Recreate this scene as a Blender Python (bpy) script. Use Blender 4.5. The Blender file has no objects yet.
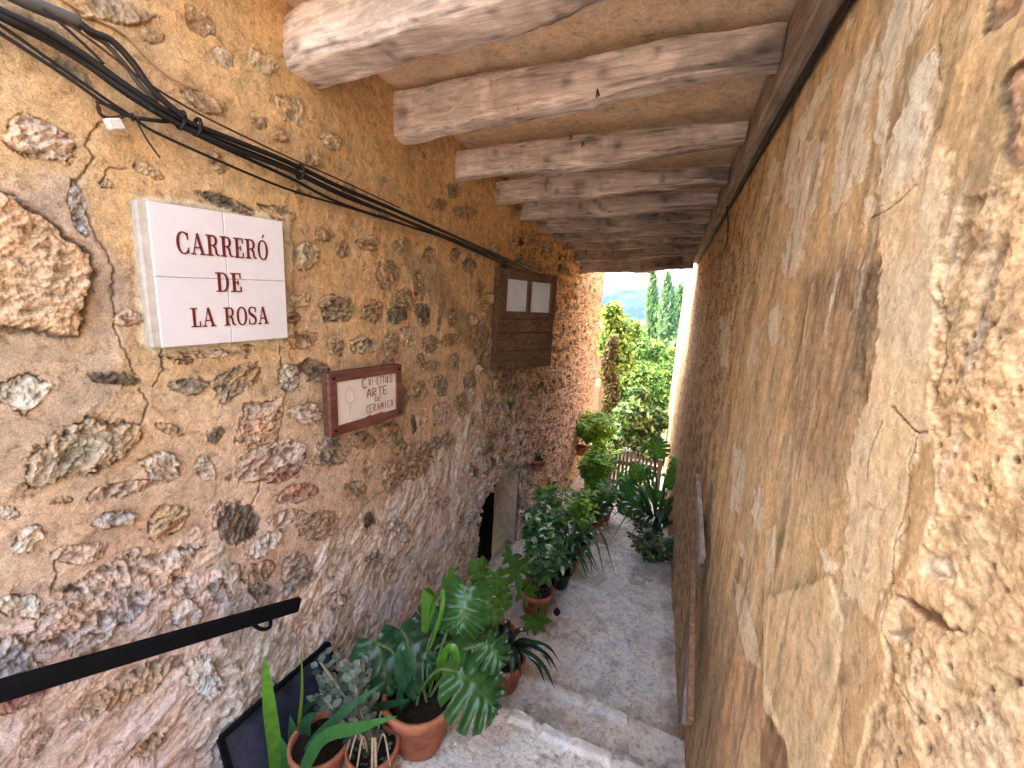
import bpy, math, random
import numpy as np
R = np.random.RandomState(7)
random.seed(7)
S = 1.4            # metres per layout unit (distance from the camera to the left wall)
ZO = 1.62          # height of the camera above the world origin
col = bpy.context.scene.collection
sc = bpy.context.scene

# ------------------------------------------------------------------ survey frame: rotation of the camera
F_ = 405.0
_d = np.array([(668-512)/F_, -(315-384)/F_, -1.]); _d /= np.linalg.norm(_d)
_g = np.array([-.056, -1., 0.]); _g[2] = -(_g[0]*_d[0]+_g[1]*_d[1])/_d[2]; _g /= np.linalg.norm(_g)
_up = -_g; _x = np.cross(_d, _up)
M = np.array([_x, _d, _up])
def ray(x, y): return M @ np.array([(x-512)/F_, -(y-384)/F_, -1.])
def onx(x, y, X0): r = ray(x, y); return r*(X0/r[0])
def ony(x, y, Y0): r = ray(x, y); return r*(Y0/r[1])
def onz(x, y, Z0): r = ray(x, y); return r*(Z0/r[2])
def wallx(y):
    y = np.asarray(y, float); t = (.86-y)/.08
    return -1.0 - .25*.08*np.logaddexp(0, t)
def onwall(x, y, off=0.):
    X = -1.+off
    for _ in range(12):
        p = onx(x, y, X); X = float(wallx(p[1]))+off
    return p
XR = .24

# ------------------------------------------------------------------ noise in numpy
_perm = R.permutation(256); _perm = np.concatenate([_perm, _perm, _perm])
_ang = R.rand(256)*2*np.pi; _gx = np.cos(_ang); _gy = np.sin(_ang)
def gnoise(x, y):
    xi = np.floor(x).astype(int); yi = np.floor(y).astype(int)
    xf = x-xi; yf = y-yi
    u = xf*xf*xf*(xf*(xf*6-15)+10); v = yf*yf*yf*(yf*(yf*6-15)+10)
    def h(a, b): return _perm[_perm[a & 255]+(b & 255)]
    def dt(hh, a, b): return _gx[hh]*a+_gy[hh]*b
    n00 = dt(h(xi, yi), xf, yf); n10 = dt(h(xi+1, yi), xf-1, yf)
    n01 = dt(h(xi, yi+1), xf, yf-1); n11 = dt(h(xi+1, yi+1), xf-1, yf-1)
    a = n00+u*(n10-n00); b = n01+u*(n11-n01)
    return (a+v*(b-a))*1.4
def fbm(x, y, o=4, g=.5, s=0.):
    t = 0; a = 1; n = 0
    for i in range(o):
        t = t+a*gnoise(x*2**i+17.3*i+s, y*2**i-9.1*i+s*1.7); n += a; a *= g
    return t/n
def ridged(x, y, o=4, s=0.):
    t = 0; a = 1; n = 0
    for i in range(o):
        t = t+a*(1-2*np.abs(gnoise(x*2**i+31.3*i+s, y*2**i+s*1.3))); n += a; a *= .55
    return t/n
def soft(c, mx=.80):
    m_ = np.maximum(c.max(-1, keepdims=True), 1e-6); k_ = .64; m2 = np.where(m_ > k_, k_+.24*np.tanh((m_-k_)/.24), m_); return np.clip(c*m2/m_, .008, .9)
def terr(f, n=5., e=.72):
    t = f*n; fl = np.floor(t); return (fl+sm(e, 1., t-fl))/n
def sm(a, b, x):
    t = np.clip((x-a)/(b-a), 0, 1); return t*t*(3-2*t)
def worley(x, y, s=0):
    """distance to nearest and second point, id of nearest"""
    xi = np.floor(x).astype(int); yi = np.floor(y).astype(int)
    d1 = np.full(x.shape, 9.); d2 = np.full(x.shape, 9.); idd = np.zeros(x.shape, int)
    for a in (-1, 0, 1):
        for b in (-1, 0, 1):
            h = _perm[_perm[(xi+a+s) & 255]+((yi+b) & 255)]; h2 = _perm[h+57]
            px = xi+a+.5+(h/255.-.5)*.85; py = yi+b+.5+(h2/255.-.5)*.85
            d = np.hypot(px-x, py-y)
            nn = d < d1
            d2 = np.where(nn, d1, np.minimum(d2, d)); idd = np.where(nn, h, idd); d1 = np.where(nn, d, d1)
    return d1, d2, idd
def lin(r, g, b, k=1.0):
    c = np.array([r, g, b])/255.
    c = np.where(c < .04045, c/12.92, ((c+.055)/1.055)**2.4)
    l_ = c@np.array([.3, .5, .2]); c = (l_+(c-l_)*.70)*1.40*k*np.array([.985, 1.0, .985]); return np.clip(c*min(1., .88/c.max()), .01, .88)

# ------------------------------------------------------------------ object helpers
ORG = {}
def prop(o, label=None, cat=None, group=None, kind=None):
    if label: o['label'] = label
    if cat: o['category'] = cat
    if group: o['group'] = group
    if kind: o['kind'] = kind
    return o
def W(p):
    p = np.asarray(p, float); q = p*S
    q[..., 2] += ZO
    return q
def empty(name, p, label, cat, group=None):
    """Empty at the thing's base; p in layout units"""
    o = bpy.data.objects.new(name, None); col.objects.link(o)
    w = W(p); o.location = w; o.empty_display_size = .1; ORG[o.name] = w
    return prop(o, label, cat, group)
def mesh(name, V, Fc, mat, parent=None, colors=None, smooth=False, world=False):
    V = np.asarray(V, float).reshape(-1, 3)
    if not world: V = W(V)
    if parent is not None: org = ORG[parent.name]
    else: org = np.array([(V[:, 0].min()+V[:, 0].max())/2, (V[:, 1].min()+V[:, 1].max())/2, V[:, 2].min()])
    me = bpy.data.meshes.new(name)
    Vl = V-org
    if isinstance(Fc, np.ndarray):
        n = Fc.shape[1]
        me.vertices.add(len(Vl)); me.vertices.foreach_set('co', Vl.astype(np.float32).ravel())
        me.loops.add(Fc.size); me.loops.foreach_set('vertex_index', Fc.astype(np.int32).ravel())
        me.polygons.add(len(Fc)); me.polygons.foreach_set('loop_start', np.arange(0, Fc.size, n, dtype=np.int32))
        me.update(calc_edges=True)
    else:
        me.from_pydata(Vl.tolist(), [], [list(f) for f in Fc])
    if colors is not None:
        a = me.color_attributes.new('Col', 'FLOAT_COLOR', 'POINT')
        c = np.ones((len(Vl), 4), np.float32); c[:, :colors.shape[1]] = colors
        a.data.foreach_set('color', c.ravel())
    if smooth: me.polygons.foreach_set('use_smooth', np.ones(len(me.polygons), bool))
    me.materials.append(mat)
    me.validate()
    o = bpy.data.objects.new(name, me); col.objects.link(o)
    if parent is not None:
        o.parent = parent
    else: o.location = org
    ORG[o.name] = org
    return o
class MB:
    def __init__(s): s.V = []; s.F = []; s.C = []; s.n = 0
    def add(s, V, Fc, c=None):
        V = np.asarray(V, float).reshape(-1, 3)
        s.V.append(V); s.F += [tuple(int(i)+s.n for i in f) for f in Fc]; s.n += len(V)
        c = np.array([1., 1., 1.]) if c is None else np.asarray(c, float)
        s.C.append(np.broadcast_to(c, (len(V), 3)) if c.ndim == 1 else c)
    def build(s, name, mat, parent=None, smooth=False, world=False):
        return mesh(name, np.concatenate(s.V), s.F, mat, parent, np.concatenate(s.C), smooth, world)
    def box(s, a, b, c=None):
        a = np.minimum(a, b).astype(float), np.maximum(a, b).astype(float); a, b = a
        s.obox((a+b)/2, [(b[0]-a[0])/2, 0, 0], [0, (b[1]-a[1])/2, 0], [0, 0, (b[2]-a[2])/2], c)
    def obox(s, ce, u, v, w, c=None, bev=.12):
        """box with its edges cut: centre and three half axes"""
        ce, u, v, w = [np.asarray(q, float) for q in (ce, u, v, w)]
        m = min(np.linalg.norm(u), np.linalg.norm(v), np.linalg.norm(w))*bev
        V = []; ids = {}
        for sx in (-1, 1):
            for sy in (-1, 1):
                for sz in (-1, 1):
                    for k in range(3):
                        f = [1., 1., 1.]
                        for j, a in enumerate((u, v, w)):
                            if j != k: f[j] = 1-m/max(np.linalg.norm(a), 1e-9)
                        ids[(sx, sy, sz, k)] = len(V)
                        V.append(ce+u*sx*f[0]+v*sy*f[1]+w*sz*f[2])
        Fs = []
        for k in range(3):
            for sg in (-1, 1):
                q = []
                for (a, b) in ((-1, -1), (1, -1), (1, 1), (-1, 1)):
                    t = [a, b]; t.insert(k, sg); q.append(ids[(t[0], t[1], t[2], k)])
                Fs.append(q if sg > 0 else q[::-1])
        for k in range(3):     # edge bevels, edges run along axis k
            i, j = [q for q in range(3) if q != k]
            for si in (-1, 1):
                for sj in (-1, 1):
                    def key(e, kk):
                        t = [0, 0, 0]; t[i] = si; t[j] = sj; t[k] = e; return ids[(t[0], t[1], t[2], kk)]
                    Fs.append((key(-1, i), key(1, i), key(1, j), key(-1, j)))
        for sx in (-1, 1):
            for sy in (-1, 1):
                for sz in (-1, 1): Fs.append([ids[(sx, sy, sz, k)] for k in range(3)])
        s.add(V, Fs, c)
    def tube(s, P, r, n=8, c=None, cap=True):
        P = np.asarray(P, float); m = len(P); r = np.broadcast_to(np.asarray(r, float), (m,))
        T = np.gradient(P, axis=0); T /= np.linalg.norm(T, axis=1)[:, None]+1e-12
        ref = np.array([0, 0, 1.]) if abs(T[:, 2]).mean() < .8 else np.array([1., 0, 0])
        A = np.cross(T, ref); A /= np.linalg.norm(A, axis=1)[:, None]+1e-12; B = np.cross(T, A)
        th = np.arange(n)*2*np.pi/n
        V = P[:, None]+r[:, None, None]*(A[:, None]*np.cos(th)[None, :, None]+B[:, None]*np.sin(th)[None, :, None])
        Fs = [(i*n+j, i*n+(j+1) % n, (i+1)*n+(j+1) % n, (i+1)*n+j) for i in range(m-1) for j in range(n)]
        if cap: Fs += [tuple(range(n))[::-1], tuple((m-1)*n+j for j in range(n))]
        s.add(V.reshape(-1, 3), Fs, c)
    def lathe(s, ce, prof, n=28, c=None, ax=None):
        """prof: list of (radius, height)"""
        ce = np.asarray(ce, float); th = np.arange(n)*2*np.pi/n
        V = [ce+np.array([r*math.cos(t), r*math.sin(t), z]) for r, z in prof for t in th]
        m = len(prof)
        Fs = [(i*n+j, i*n+(j+1) % n, (i+1)*n+(j+1) % n, (i+1)*n+j) for i in range(m-1) for j in range(n)]
        s.add(V, Fs, c)
    def ribbon(s, P, Wd, side, c=None, fold=0.):
        """strip along P with half widths Wd, sideways vectors side, V fold"""
        P = np.asarray(P, float); side = np.asarray(side, float)
        if side.ndim == 1: side = np.broadcast_to(side, P.shape)
        T = np.gradient(P, axis=0); Nn = np.cross(side, T); Nn /= np.linalg.norm(Nn, axis=1)[:, None]+1e-12
        Wd = np.asarray(Wd, float)[:, None]
        V = np.stack([P-side*Wd+Nn*Wd*fold, P, P+side*Wd+Nn*Wd*fold], 1).reshape(-1, 3)
        Fs = []
        for i in range(len(P)-1):
            Fs += [(3*i, 3*i+1, 3*i+4, 3*i+3), (3*i+1, 3*i+2, 3*i+5, 3*i+4)]
        s.add(V, Fs, c)

def smoothpath(P, k=6):
    P = np.asarray(P, float); out = []
    Q = np.vstack([2*P[0]-P[1], P, 2*P[-1]-P[-2]])
    for i in range(1, len(Q)-2):
        for t in np.arange(k)/k:
            out.append(.5*((2*Q[i])+(-Q[i-1]+Q[i+1])*t+(2*Q[i-1]-5*Q[i]+4*Q[i+1]-Q[i+2])*t*t+(-Q[i-1]+3*Q[i]-3*Q[i+1]+Q[i+2])*t**3))
    out.append(P[-1]); return np.array(out)

# ------------------------------------------------------------------ materials
def nodes(name):
    m = bpy.data.materials.new(name); m.use_nodes = True; nt = m.node_tree
    return m, nt, nt.nodes['Principled BSDF'], nt.links.new
def NN(nt, t, **k):
    n = nt.nodes.new(t)
    for a, b in k.items(): setattr(n, a, b)
    return n
def noise_n(nt, vec, scale, detail=6, rough=.6, dist=0.):
    n = NN(nt, 'ShaderNodeTexNoise'); n.inputs['Scale'].default_value = scale; n.inputs['Detail'].default_value = detail
    n.inputs['Roughness'].default_value = rough; n.inputs['Distortion'].default_value = dist
    nt.links.new(vec, n.inputs['Vector']); return n.outputs['Fac']
def ramp(nt, fac, stops):
    r = NN(nt, 'ShaderNodeValToRGB'); e = r.color_ramp.elements
    while len(e) > 1: e.remove(e[-1])
    e[0].position = stops[0][0]; e[0].color = (*stops[0][1], 1)
    for p, c in stops[1:]:
        q = e.new(p); q.color = (*c, 1)
    nt.links.new(fac, r.inputs[0]); return r.outputs[0]
def mul(nt, a, b, f=1.):
    m = NN(nt, 'ShaderNodeMix', data_type='RGBA', blend_type='MULTIPLY'); m.inputs[0].default_value = f
    nt.links.new(a, m.inputs[6])
    if isinstance(b, tuple): m.inputs[7].default_value = (*b, 1)
    else: nt.links.new(b, m.inputs[7])
    return m.outputs[2]
def mixc(nt, f, a, b):
    m = NN(nt, 'ShaderNodeMix', data_type='RGBA')
    for s_, v in ((0, f), (6, a), (7, b)):
        if isinstance(v, tuple): m.inputs[s_].default_value = (*v, 1)
        elif isinstance(v, float): m.inputs[s_].default_value = v
        else: nt.links.new(v, m.inputs[s_])
    return m.outputs[2]
def bump(nt, L_, h, st, dist, prev=None):
    b = NN(nt, 'ShaderNodeBump'); b.inputs['Strength'].default_value = st; b.inputs['Distance'].default_value = dist
    nt.links.new(h, b.inputs['Height'])
    if prev is not None: nt.links.new(prev, b.inputs['Normal'])
    return b.outputs[0]
def mat_attr(name, rough=.9, var=((.3, .82), (.7, 1.14)), sc1=14., sc2=90., bst=.5, bd=.004, spec=.25, coords='Object', hue=True, pits=False, fine=.35):
    """vertex colour times fine noise, bump"""
    m, nt, bs, L_ = nodes(name)
    at = NN(nt, 'ShaderNodeAttribute', attribute_name='Col')
    tc = NN(nt, 'ShaderNodeTexCoord'); v = tc.outputs[coords]
    n1 = noise_n(nt, v, sc1, 8, .65); n2 = noise_n(nt, v, sc2, 8, .75)
    c = mul(nt, at.outputs['Color'], ramp(nt, n1, [(p, (q,)*3) for p, q in var]))
    c = mul(nt, c, ramp(nt, n2, [(.3, (.78, .76, .74)), (.72, (1.16, 1.16, 1.16))]))
    if hue:
        n3 = noise_n(nt, v, 5., 5, .6)
        c = mul(nt, c, ramp(nt, n3, [(.35, (1.04, .98, .92)), (.65, (.96, 1.0, 1.05))]))
    n4 = noise_n(nt, v, sc2*3.2, 6, .8); n5 = noise_n(nt, v, sc2*.38, 9, .72, .4)
    c = mul(nt, c, ramp(nt, n4, [(.32, (1-fine*.9,)*3), (.5, (1., 1., 1.)), (.7, (1+fine*.5,)*3)]))
    c = mul(nt, c, ramp(nt, n5, [(.30, (1-fine*1.1, 1-fine*1.2, 1-fine*1.3)), (.45, (1., 1., 1.)), (.68, (1+fine*.45,)*3)]))
    nrm = bump(nt, L_, n4, bst*.7, bd*.5)
    nrm = bump(nt, L_, n2, bst, bd, nrm)
    nrm = bump(nt, L_, n5, bst*.8, bd*3, nrm)
    nrm = bump(nt, L_, n1, bst*.8, bd*4, nrm)
    if pits:
        vo = NN(nt, 'ShaderNodeTexVoronoi'); vo.inputs['Scale'].default_value = 45.; L_(v, vo.inputs['Vector'])
        r = ramp(nt, vo.outputs['Distance'], [(.05, (0.,)*3), (.2, (1.,)*3)])
        nz = noise_n(nt, v, 9., 3, .5)
        rr = ramp(nt, nz, [(.5, (1.,)*3), (.62, (0.,)*3)])
        mx = NN(nt, 'ShaderNodeMath', operation='MAXIMUM'); L_(r, mx.inputs[0]); L_(rr, mx.inputs[1])
        nrm = bump(nt, L_, mx.outputs[0], .5, .006, nrm)
        c = mul(nt, c, ramp(nt, mx.outputs[0], [(0., (.6, .55, .5)), (1., (1., 1., 1.))]))
    L_(c, bs.inputs['Base Color']); L_(nrm, bs.inputs['Normal'])
    bs.inputs['Roughness'].default_value = rough; bs.inputs['Specular IOR Level'].default_value = spec
    return m
def mat_plain(name, c, rough=.6, spec=.4, var=.15, scale=12., bst=.15, bd=.002, metallic=0.):
    m, nt, bs, L_ = nodes(name)
    tc = NN(nt, 'ShaderNodeTexCoord'); v = tc.outputs['Object']
    n = noise_n(nt, v, scale, 7, .65); n2 = noise_n(nt, v, scale*9, 5, .7)
    c = tuple(float(q) for q in c)
    o = ramp(nt, n, [(.3, tuple(q*(1-var) for q in c)), (.7, tuple(q*(1+var) for q in c))])
    L_(o, bs.inputs['Base Color']); L_(bump(nt, L_, n2, bst, bd), bs.inputs['Normal'])
    rr = ramp(nt, n2, [(.3, (rough*.8,)*3), (.7, (min(1, rough*1.2),)*3)]); L_(rr, bs.inputs['Roughness'])
    bs.inputs['Specular IOR Level'].default_value = spec; bs.inputs['Metallic'].default_value = metallic
    return m
def mat_wood(name, stops, axis=0, scale=7., stretch=14., rough=.85, bst=.7, bd=.006):
    m, nt, bs, L_ = nodes(name)
    tc = NN(nt, 'ShaderNodeTexCoord'); mp = NN(nt, 'ShaderNodeMapping'); L_(tc.outputs['Object'], mp.inputs[0])
    s = [stretch]*3; s[axis] = 1.; mp.inputs['Scale'].default_value = s
    n1 = noise_n(nt, mp.outputs[0], scale*.5, 8, .6, .6); n2 = noise_n(nt, tc.outputs['Object'], 4., 6, .6)
    n3 = noise_n(nt, mp.outputs[0], scale*4.2, 8, .75, .5)
    c = ramp(nt, n1, stops)
    c = mul(nt, c, ramp(nt, n2, [(.3, (.70, .66, .63)), (.6, (1.15, 1.14, 1.13))]))
    c = mul(nt, c, ramp(nt, n3, [(.3, (.7, .68, .66)), (.6, (1.08, 1.08, 1.08))]))
    at = NN(nt, 'ShaderNodeAttribute', attribute_name='Col'); c = mul(nt, c, at.outputs['Color'])
    nr = bump(nt, L_, n3, bst, bd); nr = bump(nt, L_, n1, bst*.6, bd*2, nr)
    L_(c, bs.inputs['Base Color']); L_(nr, bs.inputs['Normal']); bs.inputs['Roughness'].default_value = rough
    bs.inputs['Specular IOR Level'].default_value = .25
    return m
def mat_leaf(name, rough=.4, trans=.25, spec=.45, scale=30.):
    m, nt, bs, L_ = nodes(name)
    at = NN(nt, 'ShaderNodeAttribute', attribute_name='Col'); tc = NN(nt, 'ShaderNodeTexCoord')
    n = noise_n(nt, tc.outputs['Object'], scale, 5, .6)
    c = mul(nt, at.outputs['Color'], ramp(nt, n, [(.3, (.7, .75, .7)), (.7, (1.25, 1.2, 1.1))]))
    L_(c, bs.inputs['Base Color']); bs.inputs['Roughness'].default_value = rough; bs.inputs['Specular IOR Level'].default_value = spec
    L_(bump(nt, L_, n, .25, .003), bs.inputs['Normal'])
    tr = NN(nt, 'ShaderNodeBsdfTranslucent')
    g = mul(nt, c, (1.2, 1.25, .8)); L_(g, tr.inputs[0])
    mx = NN(nt, 'ShaderNodeMixShader'); mx.inputs[0].default_value = trans
    L_(bs.outputs[0], mx.inputs[1]); L_(tr.outputs[0], mx.inputs[2])
    L_(mx.outputs[0], nt.nodes['Material Output'].inputs['Surface'])
    return m
MT = dict(
    wall=mat_attr('rubble_plaster', .93, sc1=11., sc2=75., bst=.8, bd=.006, fine=.55),
    plaster=mat_attr('old_plaster', .93, sc1=9., sc2=110., bst=.45, bd=.003, fine=.32),
    floor=mat_attr('worn_concrete', .8, sc1=12., sc2=120., bst=.5, bd=.004, fine=.32, var=((.3, .8), (.7, 1.12)), spec=.3),
    ceil=mat_attr('ceiling_plaster', .95, sc1=7., sc2=60., bst=.4, bd=.003),
    beam=mat_wood('weathered_wood', [(.25, (.34, .28, .25)), (.45, (.64, .57, .53)), (.7, (.86, .80, .76))], 0),
    plate=mat_wood('grey_wood', [(.25, (.20, .15, .12)), (.5, (.40, .33, .28)), (.75, (.62, .52, .45))], 1),
    brown=mat_wood('brown_wood', [(.25, (.07, .04, .024)), (.5, (.16, .092, .056)), (.75, (.27, .165, .105))], 1, bst=.4),
    redwood=mat_wood('stained_wood', [(.25, (.10, .036, .028)), (.5, (.19, .075, .058)), (.75, (.29, .14, .11))], 1, bst=.3, rough=.6),
    grey_plank=mat_wood('plank_wood', [(.25, (.12, .10, .09)), (.5, (.24, .20, .18)), (.75, (.42, .36, .32))], 2),
    picket=mat_wood('picket_wood', [(.25, (.20, .15, .11)), (.5, (.40, .32, .24)), (.75, (.60, .5, .4))], 2),
    black=mat_plain('black_paint', (.004, .004, .005), .7, .12, .5),
    cable=mat_plain('black_rubber', (.010, .009, .009), .5, .35, .2),
    greycable=mat_plain('grey_rubber', (.07, .065, .06), .55),
    browncable=mat_plain('brown_rubber', (.07, .03, .018), .6),
    cord=mat_plain('pale_cord', (.42, .28, .16), .9),
    cement=mat_plain('cement', (.52, .47, .40), .95, .2, .25, 25., .6, .004),
    tile=mat_plain('glazed_tile', (.72, .69, .70), .14, .5, .07, 6., .04, .001),
    ink=mat_plain('dark_red_paint', (.13, .012, .012), .4, .4, .15),
    panel=mat_plain('white_panel', (.86, .80, .76), .5, .4, .04),
    paint=mat_plain('sign_paint', (.22, .09, .05), .6), paintred=mat_plain('arrow_paint', (.42, .09, .05), .6),
    pinkpaint=mat_plain('faded_paint', (.62, .42, .36), .7),
    terra=mat_plain('terracotta', (.42, .15, .08), .85, .25, .38, 16., .4, .003),
    terra2=mat_plain('dark_terracotta', (.30, .10, .055), .8, .3, .25, 14., .3, .002),
    soil=mat_plain('potting_soil', (.035, .025, .018), .98, .1, .5, 40., 1., .01),
    darkpot=mat_plain('dark_plastic', (.02, .022, .02), .5),
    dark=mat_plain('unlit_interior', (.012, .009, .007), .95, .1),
    slate=mat_plain('slate_board', (.035, .042, .075), .35, .5, .55, 16., .3, .003),
    greenbox=mat_plain('green_plastic', (.02, .09, .075), .45),
    leaf=mat_leaf('glossy_leaf', .28, .15, .6), leafm=mat_leaf('matt_leaf', .55, .25, .35), far=mat_leaf('tree_leaf', .6, .35, .3, 2.),
    stem=mat_attr('stem', .7, sc1=20., sc2=90., bst=.2, bd=.002),
    glass=None, white=mat_plain('white_enamel', (.7, .68, .62), .5),
)
m, nt, bs, L_ = nodes('frosted_glass'); MT['glass'] = m
tc = NN(nt, 'ShaderNodeTexCoord'); n = noise_n(nt, tc.outputs['Object'], 3., 4, .5)
L_(ramp(nt, n, [(.3, (.62, .66, .68)), (.7, (.84, .87, .88))]), bs.inputs['Base Color']); bs.inputs['Roughness'].default_value = .15

# ------------------------------------------------------------------ wall grids
def grid_faces(ny, nz):
    a = np.arange(ny-1)[:, None]*nz+np.arange(nz-1)[None, :]
    return np.stack([a, a+nz, a+nz+1, a+1], -1)      # [ny-1, nz-1, 4]
class Wall:
    def __init__(s, y, z):
        s.y, s.z = y, z; s.Y, s.Z = np.meshgrid(y, z, indexing='ij')
        s.H = np.zeros(s.Y.shape); s.C = np.zeros(s.Y.shape+(3,))
        s.wa = fbm(s.Y*14, s.Z*14, 4, .6, 3.); s.wb = fbm(s.Y*14, s.Z*14, 4, .6, 71.)
        s.fine = fbm(s.Y*38, s.Z*38, 4, .6, 11.); s.vfine = fbm(s.Y*110, s.Z*110, 3, .6, 19.)
    def sl(s, y0, y1, z0, z1):
        return (slice(max(np.searchsorted(s.y, y0)-1, 0), np.searchsorted(s.y, y1)+1), slice(max(np.searchsorted(s.z, z0)-1, 0), np.searchsorted(s.z, z1)+1))
    def poly(s, P, warp=.02, soft=.01):
        """signed coverage 0..1 of a polygon in wall coordinates with frayed edges"""
        P = np.asarray(P); mg = warp*2+soft
        sl = s.sl(P[:, 0].min()-mg, P[:, 0].max()+mg, P[:, 1].min()-mg, P[:, 1].max()+mg)
        y = s.Y[sl]+s.wa[sl]*warp*1.5+s.fine[sl]*warp*.9; z = s.Z[sl]+s.wb[sl]*warp*1.5+s.vfine[sl]*warp*.5
        d = np.full(y.shape, 1e9); ins = np.zeros(y.shape, bool)
        for i in range(len(P)):
            a, b = P[i-1], P[i]; e = b-a; wy = y-a[0]; wz = z-a[1]
            t = np.clip((wy*e[0]+wz*e[1])/(e@e+1e-12), 0, 1)
            d = np.minimum(d, np.hypot(wy-e[0]*t, wz-e[1]*t))
            c = (a[1] > z) != (b[1] > z)
            with np.errstate(divide='ignore', invalid='ignore'):
                xi = (b[0]-a[0])*(z-a[1])/(b[1]-a[1]+1e-15)+a[0]
            ins ^= c & (y < xi)
        sd = np.where(ins, d, -d)
        return sl, sm(-soft, soft, sd), sd
    def line(s, P, w=.003, depth=.006, dark=.5, wig=.012):
        P = np.asarray(P); mg = .05
        sl = s.sl(P[:, 0].min()-mg, P[:, 0].max()+mg, P[:, 1].min()-mg, P[:, 1].max()+mg)
        y = s.Y[sl]+s.wa[sl]*wig; z = s.Z[sl]+s.wb[sl]*wig; d = np.full(y.shape, 1e9)
        for i in range(1, len(P)):
            a, b = P[i-1], P[i]; e = b-a; wy = y-a[0]; wz = z-a[1]; t = np.clip((wy*e[0]+wz*e[1])/(e@e+1e-12), 0, 1)
            d = np.minimum(d, np.hypot(wy-e[0]*t, wz-e[1]*t))
        m = np.exp(-(d/w)**2); s.H[sl] -= m*depth; s.C[sl] *= (1-dark*m)[..., None]
    def stone(s, c, A, colr, rough=.010, lift=.0, seed=0, edge=.5, tex=30.):
        """irregular stone: centre (y,z), 2x2 matrix of half axes"""
        rs = np.random.RandomState(seed+5)
        Ai = np.linalg.inv(A); ext = np.abs(A).sum(1)*1.5
        sl = s.sl(c[0]-ext[0], c[0]+ext[0], c[1]-ext[1], c[1]+ext[1])
        y = s.Y[sl]-c[0]; z = s.Z[sl]-c[1]
        if y.size == 0: return
        q1 = Ai[0, 0]*y+Ai[0, 1]*z+s.wa[sl]*.42; q2 = Ai[1, 0]*y+Ai[1, 1]*z+s.wb[sl]*.42
        k = rs.randint(5, 8); th = (np.arange(k)+rs.rand(k)*.7)*2*np.pi/k; dk = .72+.32*rs.rand(k)
        r = np.max([(q1*math.cos(t)+q2*math.sin(t))/d for t, d in zip(th, dk)], axis=0)
        r = .7*r+.3*np.hypot(q1, q2)+s.fine[sl]*.30+s.vfine[sl]*.16
        cover = np.clip(.5+s.wb[sl]*2.2, 0, 1)            # where plaster laps over the edge
        mm = sm(1.02+.0*r, .95-.16*cover, r); gro = np.exp(-((r-1.0)/.05)**2)*(1-.55*cover)*np.clip(.65+s.fine[sl]*2.5, 0, 1)
        an = rs.rand()*math.pi; ca, sa = math.cos(an), math.sin(an); k2 = rs.uniform(1.2, 2.4)
        u = (y*ca+z*sa)*tex; v = (-y*sa+z*ca)*tex*k2
        rg = ridged(u+seed+s.wa[sl]*1.5, v+s.wb[sl]*1.5, 5, seed*1.37 % 50); f4 = fbm(u*3.1, v*2.2, 4, .7, seed % 33)
        fc = np.tanh(fbm(u*.8, v*.8, 3, .6, 7.+seed % 21)*6)
        s.H[sl] += mm*(lift+rough*(rg*.8+f4*.9+fc*.45)+rs.uniform(-.5, .5)*rough*(q1+q2)+1.6*rough*terr(fbm(u*.45, v*.8, 3, .6, 3.+seed % 17), 5.))-gro*edge*.010
        colr = np.asarray(colr)
        f2 = fbm(u*.5, v*.35, 3, .6, seed % 40)
        cc = colr[None, None]*(1+.34*rg+.45*f2+.5*f4+.14*fc)[..., None]*(1+np.array([.12, 0, -.12])*fbm(u*.3, v*.3, 2, .5, 9.+seed % 30)[..., None]*2.5)
        mc = (mm*(.95-.35*np.clip(s.wa[sl]*3, 0, 1)*sm(.3, 1., r)))[..., None]
        s.C[sl] = s.C[sl]*(1-mc)+np.clip(cc, .01, 1.2)*mc
        s.C[sl] *= (1-.62*edge*np.clip(gro, 0, 1))[..., None]

# ============ LEFT WALL
th = np.linspace(math.atan(.12), math.atan(6.6), 960); yl = np.tan(th)
zl = np.sinh(np.linspace(np.arcsinh(-2.75), np.arcsinh(1.0), 1080))
LW = Wall(yl, zl); Y, Z = LW.Y, LW.Z
low = sm(-.30, -1.0, Z+.25*LW.wa+.10*fbm(Y*2, Z*2, 3))
up = lin(206, 160, 104); mid = lin(205, 165, 132); lo = lin(196, 160, 140)
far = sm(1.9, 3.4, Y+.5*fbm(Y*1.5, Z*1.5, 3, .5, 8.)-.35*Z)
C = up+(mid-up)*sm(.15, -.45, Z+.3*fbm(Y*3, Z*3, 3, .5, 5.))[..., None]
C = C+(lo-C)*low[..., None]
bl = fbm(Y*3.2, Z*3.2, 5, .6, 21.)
C = C*(1+.26*bl+.20*LW.fine+.12*LW.vfine)[..., None]*(1+.45*sm(1.0, 3.6, Y))[..., None]  # last factor paints the deep end lighter to make up for weak light
LW.H = .010*fbm(Y*4, Z*4, 4, .5, 2.)+.0035*fbm(Y*18, Z*18, 4, .6, 33.)+.012*fbm(Y*1.3, Z*1.3, 2, .5, 14.)
LW.C = C
def wp(px, off=0.): p = onwall(px[0], px[1], off); return np.array([p[1], p[2]])
def PW(L): return [wp(q) for q in L]
def patch(P, colr, warp=.02, soft=.006, dh=0., rough=0., blend=1., ntex=0., nsc=12.):
    sl, m_, sd = LW.poly(PW(P), warp, soft)
    nn = fbm(Y[sl]*nsc, Z[sl]*nsc, 4, .6, 44.)
    cc = np.asarray(colr)[None, None]*(1+ntex*nn)[..., None]
    mm = (m_*blend)[..., None]
    LW.C[sl] = LW.C[sl]*(1-mm)+cc*mm
    LW.H[sl] += m_*(dh+rough*ridged(Y[sl]*nsc*1.5, Z[sl]*nsc*1.5, 4, 12.))
    return sl, m_
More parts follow.
